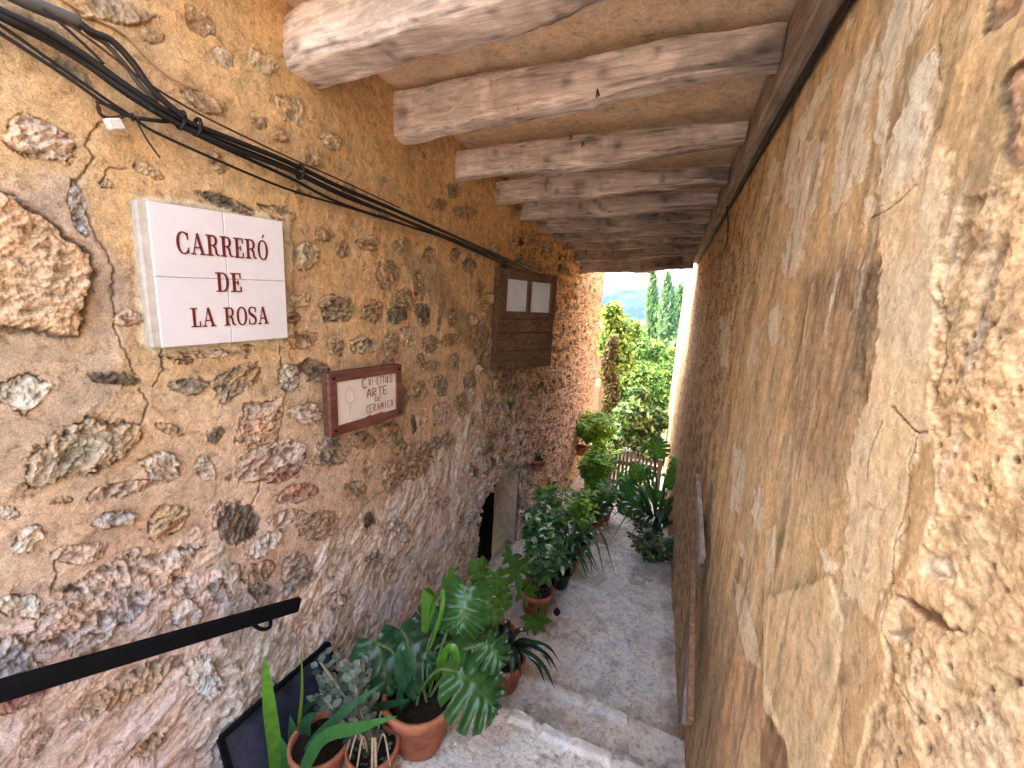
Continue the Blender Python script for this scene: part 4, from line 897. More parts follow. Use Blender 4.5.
cab([(136, 118), (160, 121), (182, 122)], .005, MT['cable'], 'cable', 'short black link between the loose cable and the bundle', .035)
cab([(33, -2), (66, 22), (100, 47), (143, 80), (185, 106), (227, 128), (290, 158), (340, 180), (400, 208)], .0032, MT['browncable'], 'cable', 'thin reddish-brown cable above the black bundle', .045)
cab([(-20, -22), (23, 0), (52, 12), (80, 23)], .016, MT['greycable'], 'conduit', 'thick dark conduit coming down from the upper corner', .04, cat='conduit')
cab([(80, 23), (92, 32), (112, 41), (133, 63), (147, 83), (163, 100), (185, 118)], .0085, MT['cable'], 'cable', 'black cable bending out of the thick conduit into the bundle', .055)
cab([(80, 24), (90, 34), (106, 44), (126, 66), (141, 86), (158, 102)], .006, MT['greycable'], 'cable', 'dark grey cable beside the bend below the conduit', .04)
cab([(43, 8), (66, 28), (90, 50), (104, 64)], .0035, MT['cable'], 'cable', 'thin black cable crossing under the thick conduit', .05)
cab([(55, -5), (90, 16), (123, 33), (145, 55), (170, 77), (198, 90)], .0035, MT['cord'], 'cord', 'pale plastered-over cord above the cable bundle', .008, cat='cord')
cab([(137, 121), (146, 138), (160, 158)], .0022, MT['cable'], 'wire_end', 'loose black wire end dangling above the street sign', .03, cat='wire')
cab([(556, 281), (575, 287), (590, 293), (604, 299)], .006, MT['cord'], 'cord', 'pale cord past the wooden hatch, the upper one', .02, cat='cord')
cab([(552, 284), (562, 291), (580, 290), (604, 301)], .005, MT['cord'], 'cord', 'pale cord past the wooden hatch, the looping lower one', .03, cat='cord')
for px, lb in [((181, 120), 'black cable tie round the bundle, the one nearer the conduit'), ((197, 127), 'black cable tie round the bundle just past its neighbour'), ((300, 172), 'black cable tie round the bundle past the street sign')]:
    p = onwall(px[0], px[1], .043); d_ = onwall(px[0]+8, px[1]+4, .043)-p; d_ /= np.linalg.norm(d_)
    n_ = np.array([1., 0, 0]); w_ = np.cross(d_, n_); w_ /= np.linalg.norm(w_)
    b = MB(); b.tube([p+(n_*math.cos(t)*.013+w_*math.sin(t)*.018) for t in np.linspace(0, 2*np.pi, 24)], .004, 6); o = b.build('cable_tie', MT['cable']); prop(o, lb, 'cable tie')
p = onwall(108, 112, .02)
b = MB(); b.tube([p+np.array([.012*math.cos(t*2), .020*math.cos(t), .012*math.sin(t)+.004]) for t in np.linspace(0, 6.3, 18)], .0035, 6); b.tube([p+[.0, .02, .0], p+[.01, .035, .01], p+[-.02, .05, 0]], .003, 6); o1 = b.build('wall_hook', MT['browncable']); prop(o1, 'rusty wire hook holding the thin cables to the wall', 'hook')
b = MB(); b.obox(p+np.array([.012, .002, -.022]), [.008, 0, 0], [0, .012, .005], [0, -.004, .009], None, .3); b.build('insulator', MT['white'], o1)

# ============ SLATE BOARD
root = empty('slate_board', (-.92, .75, floorz(-.9, .75)), 'dark blue-black framed board leaning on the wall behind the plants', 'board')
q0 = onwall(219, 738, .055); q1 = q0+np.array([.02, .36, 0.]); dnv = np.array([.06, 0, -.22])
u_ = q1-q0; nv = np.cross(dnv, u_); nv /= np.linalg.norm(nv); nv = nv if nv[0] > 0 else -nv
b = MB(); b.obox(q0+u_*.5+dnv*.5, u_*.5, dnv*.5, nv*.006, None, .2); b.build('board', MT['slate'], root)
b = MB()
uh = u_/np.linalg.norm(u_); vh = dnv/np.linalg.norm(dnv)
for p, a, c_ in [(q0+u_*.5, u_*.5, vh*.006), (q0+dnv*.5, uh*.007, dnv*.5), (q1+dnv*.5, uh*.006, dnv*.5)]: b.obox(p+nv*.006, a, c_, nv*.008)
b.build('frame', MT['black'], root)

# ============ POTS AND PLANTS
def floor_hit(px, py):
    r = ray(px, py); t = 1.0
    for _ in range(60):
        p = r*t; z = floorz(p[0], p[1]); t += .5*(z-p[2])/r[2]
    return r*t
def pot(root, c0, r, h, mat, taper=.68, soil=True, rimh=.2, base=None):
    """terracotta pot: base centre, rim radius, height"""
    b = MB(); rb = r*taper
    b.lathe(c0, [(0.001, .002), (rb*.9, .002), (rb, .006), (rb+(r-rb)*.75, h*(1-rimh)), (r*.97, h*(1-rimh)+.002), (r*1.03, h*(1-rimh)+.006), (r*1.04, h*.93), (r*1.03, h*.99), (r, h), (r*.93, h*.99), (r*.90, h*.9), (r*.86, h*.7)], 40)
    o = b.build('pot', mat, root, smooth=True)
    if soil:
        b = MB(); n_ = 14
        for i in range(n_):
            pass
        rr, tt = np.meshgrid(np.linspace(0, .90*r, 10), np.linspace(0, 2*np.pi, 30), indexing='ij')
        P = np.stack([c0[0]+rr*np.cos(tt), c0[1]+rr*np.sin(tt), c0[2]+h*.84+.006*fbm(rr*np.cos(tt)*60+5, rr*np.sin(tt)*60, 3)], -1)
        b.add(P.reshape(-1, 3), grid_faces(10, 30).reshape(-1, 4)); b.build('soil', MT['soil'], root)
    return o
cam_dir = lambda p: -np.asarray(p)/np.linalg.norm(p)
def unit(v): v = np.asarray(v, float); return v/(np.linalg.norm(v)+1e-12)
def monstera(mb, base, tip, wid, nrm_, colr, slots=6, droop=.15, cut=.45, seed=0):
    base, tip = np.asarray(base), np.asarray(tip); Ln = np.linalg.norm(tip-base); d = unit(tip-base); nv = unit(np.asarray(nrm_)-d*np.dot(nrm_, d)); sd = np.cross(d, nv)
    nt_, ns = 84, 44; t = np.linspace(0, 1, nt_); s_ = np.linspace(-1, 1, ns); T, Sg = np.meshgrid(t, s_, indexing='ij'); A_ = np.abs(Sg)
    Wd = wid*.5*(np.sin(np.pi*np.clip(T*.93+.12, 0, 1))**.75)*(1-.25*T)
    ang = np.radians(128-100*T**.7)
    along = T*Ln*.98+Wd*A_*np.cos(ang)*.9+.0; side = np.sign(Sg)*Wd*A_*np.sin(ang)**.8
    hgt = -droop*Ln*(T-.2)**2-.30*wid*A_**2*.5+.05*wid*A_*np.sin(T*slots*2*np.pi*1.)+.02*wid*gnoise(T*6+seed, Sg*3)
    P = base+along[..., None]*d+side[..., None]*sd+hgt[..., None]*nv
    ph = (T*slots+.15*np.sign(Sg)+seed*.13) % 1.0
    ca, cb_ = t[:-1], s_[:-1]
    Tm, Sm = (T[:-1, :-1]+T[1:, 1:])/2, (Sg[:-1, :-1]+Sg[1:, 1:])/2; phm = (Tm*slots+.15*np.sign(Sm)+seed*.13) % 1.
    wslot = .05+.22*(np.abs(Sm)-cut)/(1-cut)
    kill = (np.abs(Sm) > cut) & (phm < wslot) & (Tm > .12) & (Tm < .93)
    Fq = grid_faces(nt_, ns)[~kill].reshape(-1, 4)
    vein = np.exp(-((ph-.6)/.05)**2)*.25*(A_ < .9)+np.exp(-(A_/.05)**2)*.6
    Cc = np.asarray(colr)[None, None]*(1+.15*gnoise(T*4+seed, Sg*4))[..., None]+vein[..., None]*np.array([.06, .09, .03])
    mb.add(P.reshape(-1, 3), Fq, Cc.reshape(-1, 3))
def blade(mb, P, w, colr, fold=.3, nrm_=None, taper=1.0, seg=8, tipc=None):
    """long leaf along a smooth path"""
    Q = smoothpath(P, seg); t = np.linspace(0, 1, len(Q)); T = np.gradient(Q, axis=0)
    nv = np.array([0, 0, 1.]) if nrm_ is None else np.asarray(nrm_); sd = np.cross(T, nv); sd /= np.linalg.norm(sd, axis=1)[:, None]+1e-9
    Wd = w*.5*np.clip(np.minimum((t+.15)/.4, 1)*(1-t**(2.5*taper))+.02, .02, 1)
    n_ = len(Q); Nn = np.cross(sd, T); Nn /= np.linalg.norm(Nn, axis=1)[:, None]+1e-9
    V = np.stack([Q-sd*Wd[:, None]+Nn*Wd[:, None]*fold, Q, Q+sd*Wd[:, None]+Nn*Wd[:, None]*fold], 1).reshape(-1, 3)
    Fs = []
    for i in range(n_-1): Fs += [(3*i, 3*i+1, 3*i+4, 3*i+3), (3*i+1, 3*i+2, 3*i+5, 3*i+4)]
    c = np.repeat(np.asarray(colr)[None]*(np.linspace(.8, 1.15, n_)[:, None] if tipc is None else 1), 3, 0)
    if tipc is not None: c = np.repeat(np.asarray(colr)[None]*(1-t[:, None])+np.asarray(tipc)[None]*t[:, None], 3, 0)
    mb.add(V, Fs, c)
def oval(mb, p, d, nv, ln, w, colr, curl=.2):
    """small oval leaf"""
    d = unit(d); nv = unit(np.asarray(nv)-d*np.dot(nv, d)); sd = np.cross(d, nv); V = [p]; k = [(.25, .75), (.55, 1.), (.8, .65)]
    for a, b_ in k: V += [p+d*ln*a-sd*w*.5*b_-nv*curl*ln*a*a, p+d*ln*a+nv*w*.0-nv*curl*ln*a*a-nv*w*.12*b_, p+d*ln*a+sd*w*.5*b_-nv*curl*ln*a*a]
    V.append(p+d*ln-nv*curl*ln)
    F_s = [(0, 2, 1), (0, 3, 2), (1, 2, 5, 4), (2, 3, 6, 5), (4, 5, 8, 7), (5, 6, 9, 8), (7, 8, 10), (8, 9, 10)]
    mb.add(V, F_s, colr)
G1 = np.array([.030, .115, .028]); G2 = np.array([.020, .078, .034]); G3 = np.array([.09, .24, .025]); GB = np.array([.022, .065, .045]); GY_ = np.array([.22, .32, .04]); GR = np.array([.16, .21, .17])
TOC = lambda p, up_=.5: unit(cam_dir(p)+np.array([0, 0, up_]))

# --- 1 big swiss cheese plant
c1 = floor_hit(420, 738); print('pot1', c1)
root = empty('potted_monstera', c1, 'big terracotta pot with glossy split leaves on the steps', 'potted plant')
pot(root, c1, .115, .19, MT['terra'], .66); top = c1+np.array([0, 0, .16])
lv = MB(); sm_ = MB()
def petiole(mb, a, c_, r=.006, col_=(.10, .16, .05), bow=.06):
    mid_ = (np.asarray(a)+np.asarray(c_))/2+np.array([0, 0, bow]); mb.tube(smoothpath([a, mid_, c_], 8), [r]*17, 7, col_)
D1 = c1[1]
for (bx, by), (tx, ty), w, dy0, dy1, cl, sl_ in [((468, 588), (458, 640), .20, .10, .02, G1, 6), ((460, 671), (502, 716), .235, -.02, -.02, G1*.9, 6), ((400, 628), (434, 668), .23, .07, .0, G2, 5), ((376, 640), (394, 702), .22, -.01, -.06, G2*1.1, 5), ((412, 668), (398, 700), .14, .0, -.05, G2*.8, 5), ((440, 618), (420, 650), .14, .12, .10, G2*1.2, 5), ((486, 640), (505, 668), .13, .06, .04, G1*.8, 5), ((452, 640), (474, 652), .13, .10, .06, G1*1.6, 5)]:
    p0_ = ony(bx, by, D1+dy0); p1_ = ony(tx, ty, D1+dy1); monstera(lv, p0_, p1_, w, TOC(p0_, .6), cl, sl_, .12, .40, seed=int(bx)); petiole(sm_, top+R.uniform(-.03, .03, 3)*[1, 1, 0], p0_+unit(p1_-p0_)*.01, .005)
for P, w, cl in [([(424, 690), (440, 668), (450, 660), (444, 690), (434, 708)], .045, G3), ([(436, 680), (450, 650), (456, 665), (454, 700)], .035, G3), ([(425, 632), (430, 600), (432, 590), (426, 612), (424, 634)], .05, G3*.8), ([(430, 650), (441, 615), (443, 592), (440, 600)], .015, G3)]:
    blade(lv, [ony(a, c_, D1+.02) for a, c_ in P], w, cl, .5, nrm_=TOC(c1, 1.))
for P in ([(403, 690), (412, 665), (404, 640)], [(420, 690), (404, 690), (398, 730), (402, 790)], [(410, 700), (404, 712), (414, 740), (416, 790)], [(415, 700), (400, 675), (402, 650), (408, 668)]):
    blade(lv, [ony(a, c_, D1-.05) for a, c_ in P], .035, G2*1.3, .4, nrm_=TOC(c1, 1.))
blade(lv, [ony(a, c_, D1-.10) for a, c_ in [(408, 702), (370, 712), (330, 722), (300, 745)]], .04, G2*1.5, .4)
lv.build('foliage', MT['leaf'], root, smooth=True); sm_.build('stems', MT['stem'], root)

c1b = floor_hit(452, 700); c1b[0] -= .12; c1b[1] += .08; root = empty('potted_philodendron', c1b, 'dark pot of big split leaves pressed between wall and the large terracotta pot', 'potted plant')
pot(root, c1b, .08, .12, MT['darkpot']); lv = MB(); sm_ = MB()
for (bx, by), (tx, ty), w, cl, sl_ in [((448, 628), (436, 668), .16, G2, 5), ((470, 612), (492, 650), .15, G1, 5), ((458, 645), (478, 690), .15, G2*1.2, 5), ((430, 612), (412, 640), .14, G1*.8, 5), ((484, 598), (500, 622), .11, G3*.7, 4), ((442, 598), (452, 570), .10, G3*.7, 4), ((478, 672), (452, 700), .11, G2*.8, 4)]:
    p0_ = ony(bx, by, c1b[1]+.02); p1_ = ony(tx, ty, c1b[1]-.02); monstera(lv, p0_, p1_, w, TOC(p0_, .8), cl, sl_, .15, .38, seed=int(bx)+3); petiole(sm_, c1b+[0, 0, .1], p0_, .004)
lv.build('foliage', MT['leaf'], root, smooth=True); sm_.build('stems', MT['stem'], root)
# --- 2 pots behind
c2 = floor_hit(503, 684); root = empty('potted_strap_plant', c2, 'terracotta pot with long dark drooping strap leaves beyond the split-leaved plant', 'potted plant')
pot(root, c2, .085, .14, MT['terra']); t2 = c2+[0, 0, .12]; lv = MB()
for i in range(11):
    a = R.uniform(-.7, 1.3) if i < 7 else R.uniform(0, 6.3); ln = R.uniform(.16, .26); d_ = np.array([math.cos(a), -math.sin(a)*.6, 0])
    blade(lv, [t2, t2+d_*ln*.35+[0, 0, .09], t2+d_*ln*.75+[0, 0, .09], t2+d_*ln+[0, 0, .03]], .03, np.array([.012, .032, .02])*R.uniform(.7, 1.6), .35)
lv.build('foliage', MT['leaf'], root, smooth=True)
c3 = floor_hit(496, 664); root = empty('potted_creeper', c3, 'upper of two touching terracotta pots by the low doorway', 'potted plant')
pot(root, c3, .075, .17, MT['terra']); t3 = c3+[0, 0, .14]; lv = MB()
for (px, py, s_) in [(478, 560, .10), (495, 572, .11), (487, 600, .07), (503, 590, .08)]:
    q = ony(px, py, c3[1]+.03); monstera(lv, q, q+np.array([.03, -.03, -.09])*s_*12, s_*1.1, TOC(q, 1.), G3*.75, 4, .1, .3, seed=px); petiole(lv, t3, q, .0035, (.12, .2, .06))
lv.build('foliage', MT['leafm'], root, smooth=True)
# --- 3 palmate plant
c4 = floor_hit(535, 611); root = empty('potted_palmate_plant', c4, 'terracotta pot with bright lobed leaves on long stalks beside the paving', 'potted plant')
pot(root, c4, .095, .15, MT['terra'], .7); t4 = c4+[0, 0, .13]; lv = MB()
def palmate(mb, q, r, colr, k=6):
    nv = TOC(q, .9); a0 = unit(np.cross(nv, [0, 1, .1])); b0 = np.cross(nv, a0); off = R.uniform(0, 6)
    for j in range(k):
        t = off+j*5.2/k; d_ = a0*math.cos(t)+b0*math.sin(t); oval(mb, q, d_, nv, r*R.uniform(.8, 1.1), r*.45, colr*R.uniform(.8, 1.2), .25)
for px, py, s_, dy in [(519, 572, .10, 0), (525, 590, .09, -.05), (536, 620, .085, -.12), (512, 556, .08, .05), (528, 564, .07, .05), (541, 603, .045, -.05), (500, 590, .07, .0), (548, 575, .07, .05)]:
    q = ony(px, py, c4[1]+dy); palmate(lv, q, s_, G3*.8); petiole(lv, t4, q, .003, (.14, .2, .07), .03)
q = ony(557, 607, c4[1]-.03); oval(lv, q, [.05, 0, -1], TOC(q), .07, .04, (.02, .02, .02)); petiole(lv, t4, q, .002, (.1, .08, .05))
lv.build('foliage', MT['leafm'], root, smooth=True)
# --- 4 row of dense plants on the left, by kind
def bushy(root, c_, h, r, n_, ls, cols, mat='leafm', stems=8, up_=.4, aspect=.5):
    lv = MB(); st_ = MB()
    for s_ in range(stems):
        a = R.uniform(0, 6.3); rr = r*R.uniform(.3, 1.); e_ = c_+np.array([rr*math.cos(a), rr*math.sin(a), h*R.uniform(.55, 1.)]); mid_ = (c_+e_)/2+[0, 0, h*.1]; Q = smoothpath([c_, mid_, e_], 6); st_.tube(Q, np.linspace(.005, .002, len(Q)), 5, (.10, .08, .04))
        for j in range(n_//stems):
            p = Q[R.randint(len(Q)//4, len(Q))]; a2 = R.uniform(0, 6.3); d_ = unit([math.cos(a2), math.sin(a2), R.uniform(-.3, .8)]); oval(lv, p+d_*.005, d_, unit([R.uniform(-.5, .5), R.uniform(-.5, .2), 1.]), ls*R.uniform(.6, 1.2), ls*aspect*R.uniform(.8, 1.1), np.asarray(cols[R.randint(len(cols))])*R.uniform(.6, 1.4), R.uniform(.1, .5))
    lv.build('foliage', MT[mat], root); st_.build('stems', MT['stem'], root)
def strap(root, c_, n_, ln, w, cols, spread=1., mat='leaf', up_=.8):
    lv = MB()
    for i in range(n_):
        a = R.uniform(0, 6.3); l_ = ln*R.uniform(.6, 1.1); d_ = np.array([math.cos(a), math.sin(a), 0])*spread
        blade(lv, [c_, c_+d_*l_*.25+[0, 0, l_*.5*up_], c_+d_*l_*.6+[0, 0, l_*.75*up_], c_+d_*l_*.95+[0, 0, l_*.55*up_*R.uniform(.4, 1.2)]], w, np.asarray(cols[R.randint(len(cols))])*R.uniform(.7, 1.4), .35)
    lv.build('foliage', MT[mat], root, smooth=True)
DG = [(.012, .04, .02), (.02, .055, .02), (.03, .075, .025)]
row = [('potted_ivy', (546, 575), 'tall mid-green leafy plant against the wall past the low doorway', .15, .46, 'b', DG+[(.06, .16, .05), (.3, .36, .22)], 'darkpot'), ('potted_laurel', (560, 562), 'tall leafy plant against the wall under the first wall pot', .17, .48, 'b', [(.04, .11, .04), (.07, .18, .05), GY_*.6], 'terra2'),
       ('potted_fern', (551, 600), 'dark leafy plant in a black pot just past the bright lobed leaves', .16, .26, 'b', DG+[(.2, .24, .18)], 'darkpot'), ('potted_bromeliad', (567, 588), 'dark strap-leaved plant in a black pot against the rubble wall', .12, .24, 's', DG, 'darkpot'),
       ('potted_aspidistra', (574, 572), 'upright dark glossy plant between the strap leaves and the yellow fern', .10, .36, 's', [(.02, .06, .025), (.03, .08, .03)], 'terra2'), ('potted_croton', (584, 556), 'yellow-green feathery plant in the middle of the far row', .14, .42, 'b', [GY_, GY_*.7, (.12, .25, .03)], 'terra2'),
       ('potted_agave', (590, 548), 'dark spiky plant leaning over the paving in the far row', .10, .27, 's', DG, 'darkpot'), ('potted_herb', (543, 590), 'variegated small-leaved plant hard against the wall', .12, .26, 'b', DG+[(.35, .38, .3)], 'darkpot')]
for nm, px, lb, r, h, kd, cs, pm in row:
    c_ = floor_hit(*px); c_[0] -= .05; root = empty(nm, c_, lb, 'potted plant'); pot(root, c_, .07, .11, MT[pm]); 
    if kd == 'b': bushy(root, c_+[0, 0, .1], h, r, 420, .055, [np.array(q)*2.4 for q in cs]+[np.array((.10, .24, .06))], stems=14)
    else: strap(root, c_+[0, 0, .1], 22, h*1.35, .034, [np.array(q)*2.4 for q in cs], .8)
c_ = floor_hit(603, 519); root = empty('potted_seedling', c_, 'small terracotta pot at the far end of the row near the gate', 'potted plant'); pot(root, c_, .085, .15, MT['terra2']); bushy(root, c_+[0, 0, .13], .24, .17, 260, .07, [G3*.9, G1*2.5])
c_ = floor_hit(596, 524); root = empty('potted_bush', c_, 'low green bush in a clay pot beside the small end pot', 'potted plant'); pot(root, c_, .08, .12, MT['terra2']); bushy(root, c_+[0, 0, .1], .26, .16, 300, .06, [G3*1., G1*2.5, GY_*.9])
# --- 5 bottom-left group
c5 = floor_hit(322, 772); c5[0] -= .0; root = empty('potted_agapanthus', c5, 'terracotta pot at the lower edge with long green strap leaves', 'potted plant')
pot(root, c5, .085, .13, MT['terra']); lv = MB(); t5 = c5+[0, 0, .1]; Dy = c5[1]
for P, w, cl, dy in [([(278, 800), (275, 750), (270, 710), (264, 656)], .036, G3*1.1, -.06), ([(300, 790), (298, 740), (302, 690), (301, 645)], .012, GY_*.6, 0), ([(300, 800), (310, 750), (345, 712), (385, 682)], .035, G2*1.6, -.03), ([(290, 800), (320, 742), (360, 728), (398, 716)], .036, G1*1.5, -.08),
                     ([(285, 800), (293, 745), (290, 715)], .04, G2*1.4, -.02), ([(292, 800), (305, 730), (318, 712)], .05, G2*1.2, 0), ([(280, 800), (286, 760), (276, 730)], .03, G1*1.5, -.05), ([(290, 800), (300, 720), (330, 690)], .03, G2, .05)]:
    blade(lv, [ony(a, c_, Dy+dy) for a, c_ in P], w, cl, .25, nrm_=TOC(c5, .2), taper=2.5 if w == .036 and dy == -.06 else 1.)
lv.build('foliage', MT['leafm'], root, smooth=True)
c6 = floor_hit(373, 775); root = empty('potted_succulent', c6, 'terracotta pot with a mound of grey-green round succulent leaves', 'potted plant')
pot(root, c6, .075, .12, MT['terra']); lv = MB(); st_ = MB(); t6 = c6+[0, 0, .1]
for s_ in range(34):
    tx, ty = R.uniform(312, 372), R.uniform(650, 735)
    if (tx-340)**2/34**2+(ty-690)**2/50**2 > 1: continue
    e_ = ony(tx, ty, c6[1]+R.uniform(-.04, .08)); Q = smoothpath([t6, (t6+e_)/2+R.uniform(-.02, .02, 3), e_], 5); st_.tube(Q, .0035, 5, (.30, .25, .20))
    for j in range(22):
        p = Q[R.randint(4, len(Q))]+R.uniform(-.018, .018, 3); a2 = R.uniform(0, 6.3); oval(lv, p, [math.cos(a2), math.sin(a2), .4], unit(TOC(p, .6)+R.uniform(-.3, .3, 3)), .026*R.uniform(.7, 1.3), .02, GR*R.uniform(.5, 1.3), .1)
for j in range(60):
    a2 = R.uniform(0, 6.3); rr = R.uniform(0, .06); p = t6+[rr*math.cos(a2), rr*math.sin(a2), .01]; oval(lv, p, [math.cos(a2), math.sin(a2), .9], [0, 0, 1], .022, .014, GR*R.uniform(.5, 1.2), .1)
for j in range(12):
    a2 = R.uniform(0, 6.3); st_.tube(smoothpath([t6+[.02*math.cos(a2), .02*math.sin(a2), 0], t6+[.05*math.cos(a2), .04*math.sin(a2), .09], t6+[.08*math.cos(a2), .07*math.sin(a2), -.0]], 5), .003, 5, (.46, .36, .24))
lv.build('foliage', MT['leafm'], root); st_.build('stems', MT['stem'], root)
c7 = floor_hit(392, 755); c7[1] += .04; root = empty('potted_cutting', c7, 'small terracotta pot with dark soil tucked behind the succulent', 'potted plant'); pot(root, c7, .06, .13, MT['terra2']); bushy(root, c7+[0, 0, .11], .05, .04, 30, .03, [G3*.6, (.3, .25, .12)], stems=4)
# --- wall pots
def wallpot(name, px, y0, r, h, lb, fol):
    p = onx(px[0], px[1], -1+r*1.15); root = empty(name, p-np.array([0, 0, h]), lb, 'wall pot'); pot(root, p-np.array([0, 0, h]), r, h, MT['terra'], .7, True, .3)
    b = MB(); b.tube([p+np.array([r*1.05*math.cos(t), r*1.05*math.sin(t), -h*.35]) for t in np.linspace(0, 6.3, 20)], .004, 5); b.tube([p+[-r, 0, -h*.35], p+[-r*1.4, 0, -h*.35]], .006, 5); b.build('ring', MT['black'], root); fol(root, p)
wallpot('wall_pot', (538, 459), 0, .055, .105, 'terracotta pot hooked to the rubble wall above the low doorway', lambda r_, p: bushy(r_, p, .05, .06, 60, .03, DG, stems=6))
wallpot('wall_pot', (581, 446), 0, .075, .13, 'terracotta pot on the wall spilling light green fern', lambda r_, p: bushy(r_, p+[.06, .1, 0], .46, .40, 2200, .10, [GY_*1.6, G3*1.9, GY_*1.1], stems=40, aspect=.25))
wallpot('wall_pot', (589, 470), 0, .09, .15, 'lowest terracotta wall pot near the corner, half hidden by fern', lambda r_, p: bushy(r_, p+[.14, .1, -.1], .46, .40, 2200, .10, [GY_*1.6, G3*1.9], stems=40, aspect=.25))
# green box by the gate
p = ony(602, 478, 5.45); root = empty('green_bucket', p-[0, 0, .13], 'dark green plastic bucket hanging by the gate', 'bucket')
b = MB(); b.lathe(p-[0, 0, .13], [(.001, 0.06), (.062, .06), (.075, .22), (.085, .225), (.085, .24), (.075, .24)], 20); b.build('body', MT['greenbox'], root, smooth=True)
b = MB(); b.tube([p+[.08*math.cos(t), 0, .10+.06*math.sin(t)] for t in np.linspace(0, np.pi, 14)], .004, 5); b.build('handle', MT['black'], root)
b = MB(); b.lathe(p-[0, 0, .72], [(.02, 0), (.02, .65)], 10); b.build('post', MT['picket'], root)
p = onx(598, 383, -.99); b = MB(); b.box(p-[.03, .06, .06], p+[.035, .06, .06]); o = b.build('meter_box', MT['white']); prop(o, 'small white box fixed to the far corner of the rubble wall', 'box')

# ============ GATE
root = empty('picket_gate', (-.15, 5.62, -2.55), 'weathered picket gate at the foot of the lane', 'gate')
for i in range(12):
    x = -.50+i*.052; zt_ = -1.98+.10*math.sin(i/11*math.pi)
    b = MB(); b.obox((x, 5.62, (-2.5+zt_)/2), (.016, 0, 0), (0, .010, 0), (R.uniform(-.006, .006), 0, (zt_+2.5)/2), (R.uniform(.8, 1.2),)*3, .2); b.build('picket', MT['picket'], root)
for z_ in (-2.08, -2.38): b = MB(); b.box((-.53, 5.635, z_-.03), (.12, 5.66, z_+.03)); b.build('rail', MT['picket'], root)
for x in (-.55, .14): b = MB(); b.box((x-.03, 5.60, -2.62), (x+.03, 5.68, -1.93)); b.build('post', MT['picket'], root)

# ============ PLANKS leaning on the right wall
for i, (t_, b_, wy, colr, lb) in enumerate([((700, 512), (683, 724), .035, (1, 1, 1), 'long grey plank leaning against the limewashed wall'), ((694, 500), (690, 722), .02, (1.2, .8, .5), 'narrow tan batten standing beside the long grey plank'), ((697, 478), (702, 560), .03, (1.3, 1.25, 1.2), 'short pale board fixed above the leaning planks')]):
    pa = onx(*t_, XR-.028-.012*i); pb = onx(*b_, XR-.045-.012*i if i < 2 else XR-.03)
    if i < 2: pb[2] = max(pb[2], floorz(pb[0], pb[1])); 
    ax_ = (pa-pb)/2; d_ = unit(ax_); sdv = unit(np.cross(d_, [1, 0, 0])); b = MB(); b.obox((pa+pb)/2, ax_, sdv*wy, unit(np.cross(d_, sdv))*.008, colr, .2); o = b.build('plank', MT['grey_plank']); prop(o, lb, 'plank')

# ============ PLANTS AT THE RIGHT WALL
c_ = np.array([.11, 3.0, floorz(.1, 3.0)]); root = empty('low_shrub', c_, 'low dark bushy plant growing at the foot of the limewashed wall', 'shrub'); bushy(root, c_, .26, .22, 1300, .045, [(.04, .08, .03), (.07, .12, .04), (.12, .18, .05), (.14, .12, .05), (.02, .05, .02)], stems=36)
c_ = np.array([.13, 3.5, floorz(.1, 3.5)]); root = empty('strap_leaved_plant', c_, 'arching strap-leaved plant behind the low bush at the right wall', 'plant'); strap(root, c_, 34, .52, .03, DG+[(.05, .12, .04)])
c_ = np.array([.14, 4.1, floorz(.1, 4.1)]); root = empty('split_leaf_plant', c_, 'tall plant with big split leaves beside the gate at the wall end', 'plant'); lv = MB()
for px, py, dx, dy, s_, cl in [(690, 472, 12, -8, .26, G3), (645, 470, -16, -4, .30, G3), (632, 482, -14, 10, .28, G1*1.6), (655, 455, 6, -16, .30, G3), (640, 495, -20, 6, .30, G3*.8), (628, 498, -12, 14, .26, G1*1.5), (645, 515, -14, 12, .3, G2), (672, 520, -8, 18, .3, G1*1.5), (665, 478, 25, -3, .36, G3), (655, 488, -25, 18, .36, G1*2), (640, 503, -18, 14, .34, G1*1.6), (668, 500, 2, 22, .3, G3*.8), (672, 460, 22, 5, .28, G3), (650, 470, -14, 8, .28, G3*.7), (660, 520, -12, 20, .3, G1*1.4), (678, 475, 10, 12, .25, G3)]:
    q = ony(px, py, 3.95+R.uniform(-.3, .2)); q = np.minimum(q, [.2, 9, 9]); e_ = q+(ony(px+dx, py+dy, 3.9)-ony(px, py, 3.9))*1.; monstera(lv, q, e_, s_*.82, TOC(q, .9), cl, 6, .2, .3, seed=px); petiole(lv, c_, q, .008, (.1, .18, .05), .05)
lv.build('foliage', MT['leafm'], root, smooth=True)

c_ = np.array([-.62, 4.95, floorz(-.62, 4.95)]); root = empty('corner_shrub', c_, 'bright yellow-green leafy shrub left of the picket gate', 'shrub'); bushy(root, c_, .62, .22, 1500, .085, [GY_*1.4, G3*1.6, G1*2.5], stems=26, aspect=.4)
c_ = np.array([-.25, 5.45, floorz(-.25, 5.45)]); root = empty('gate_plant', c_, 'small green plant growing in front of the picket gate', 'plant'); bushy(root, c_, .34, .2, 500, .08, [G3*1.2, G1*2.5], stems=14)
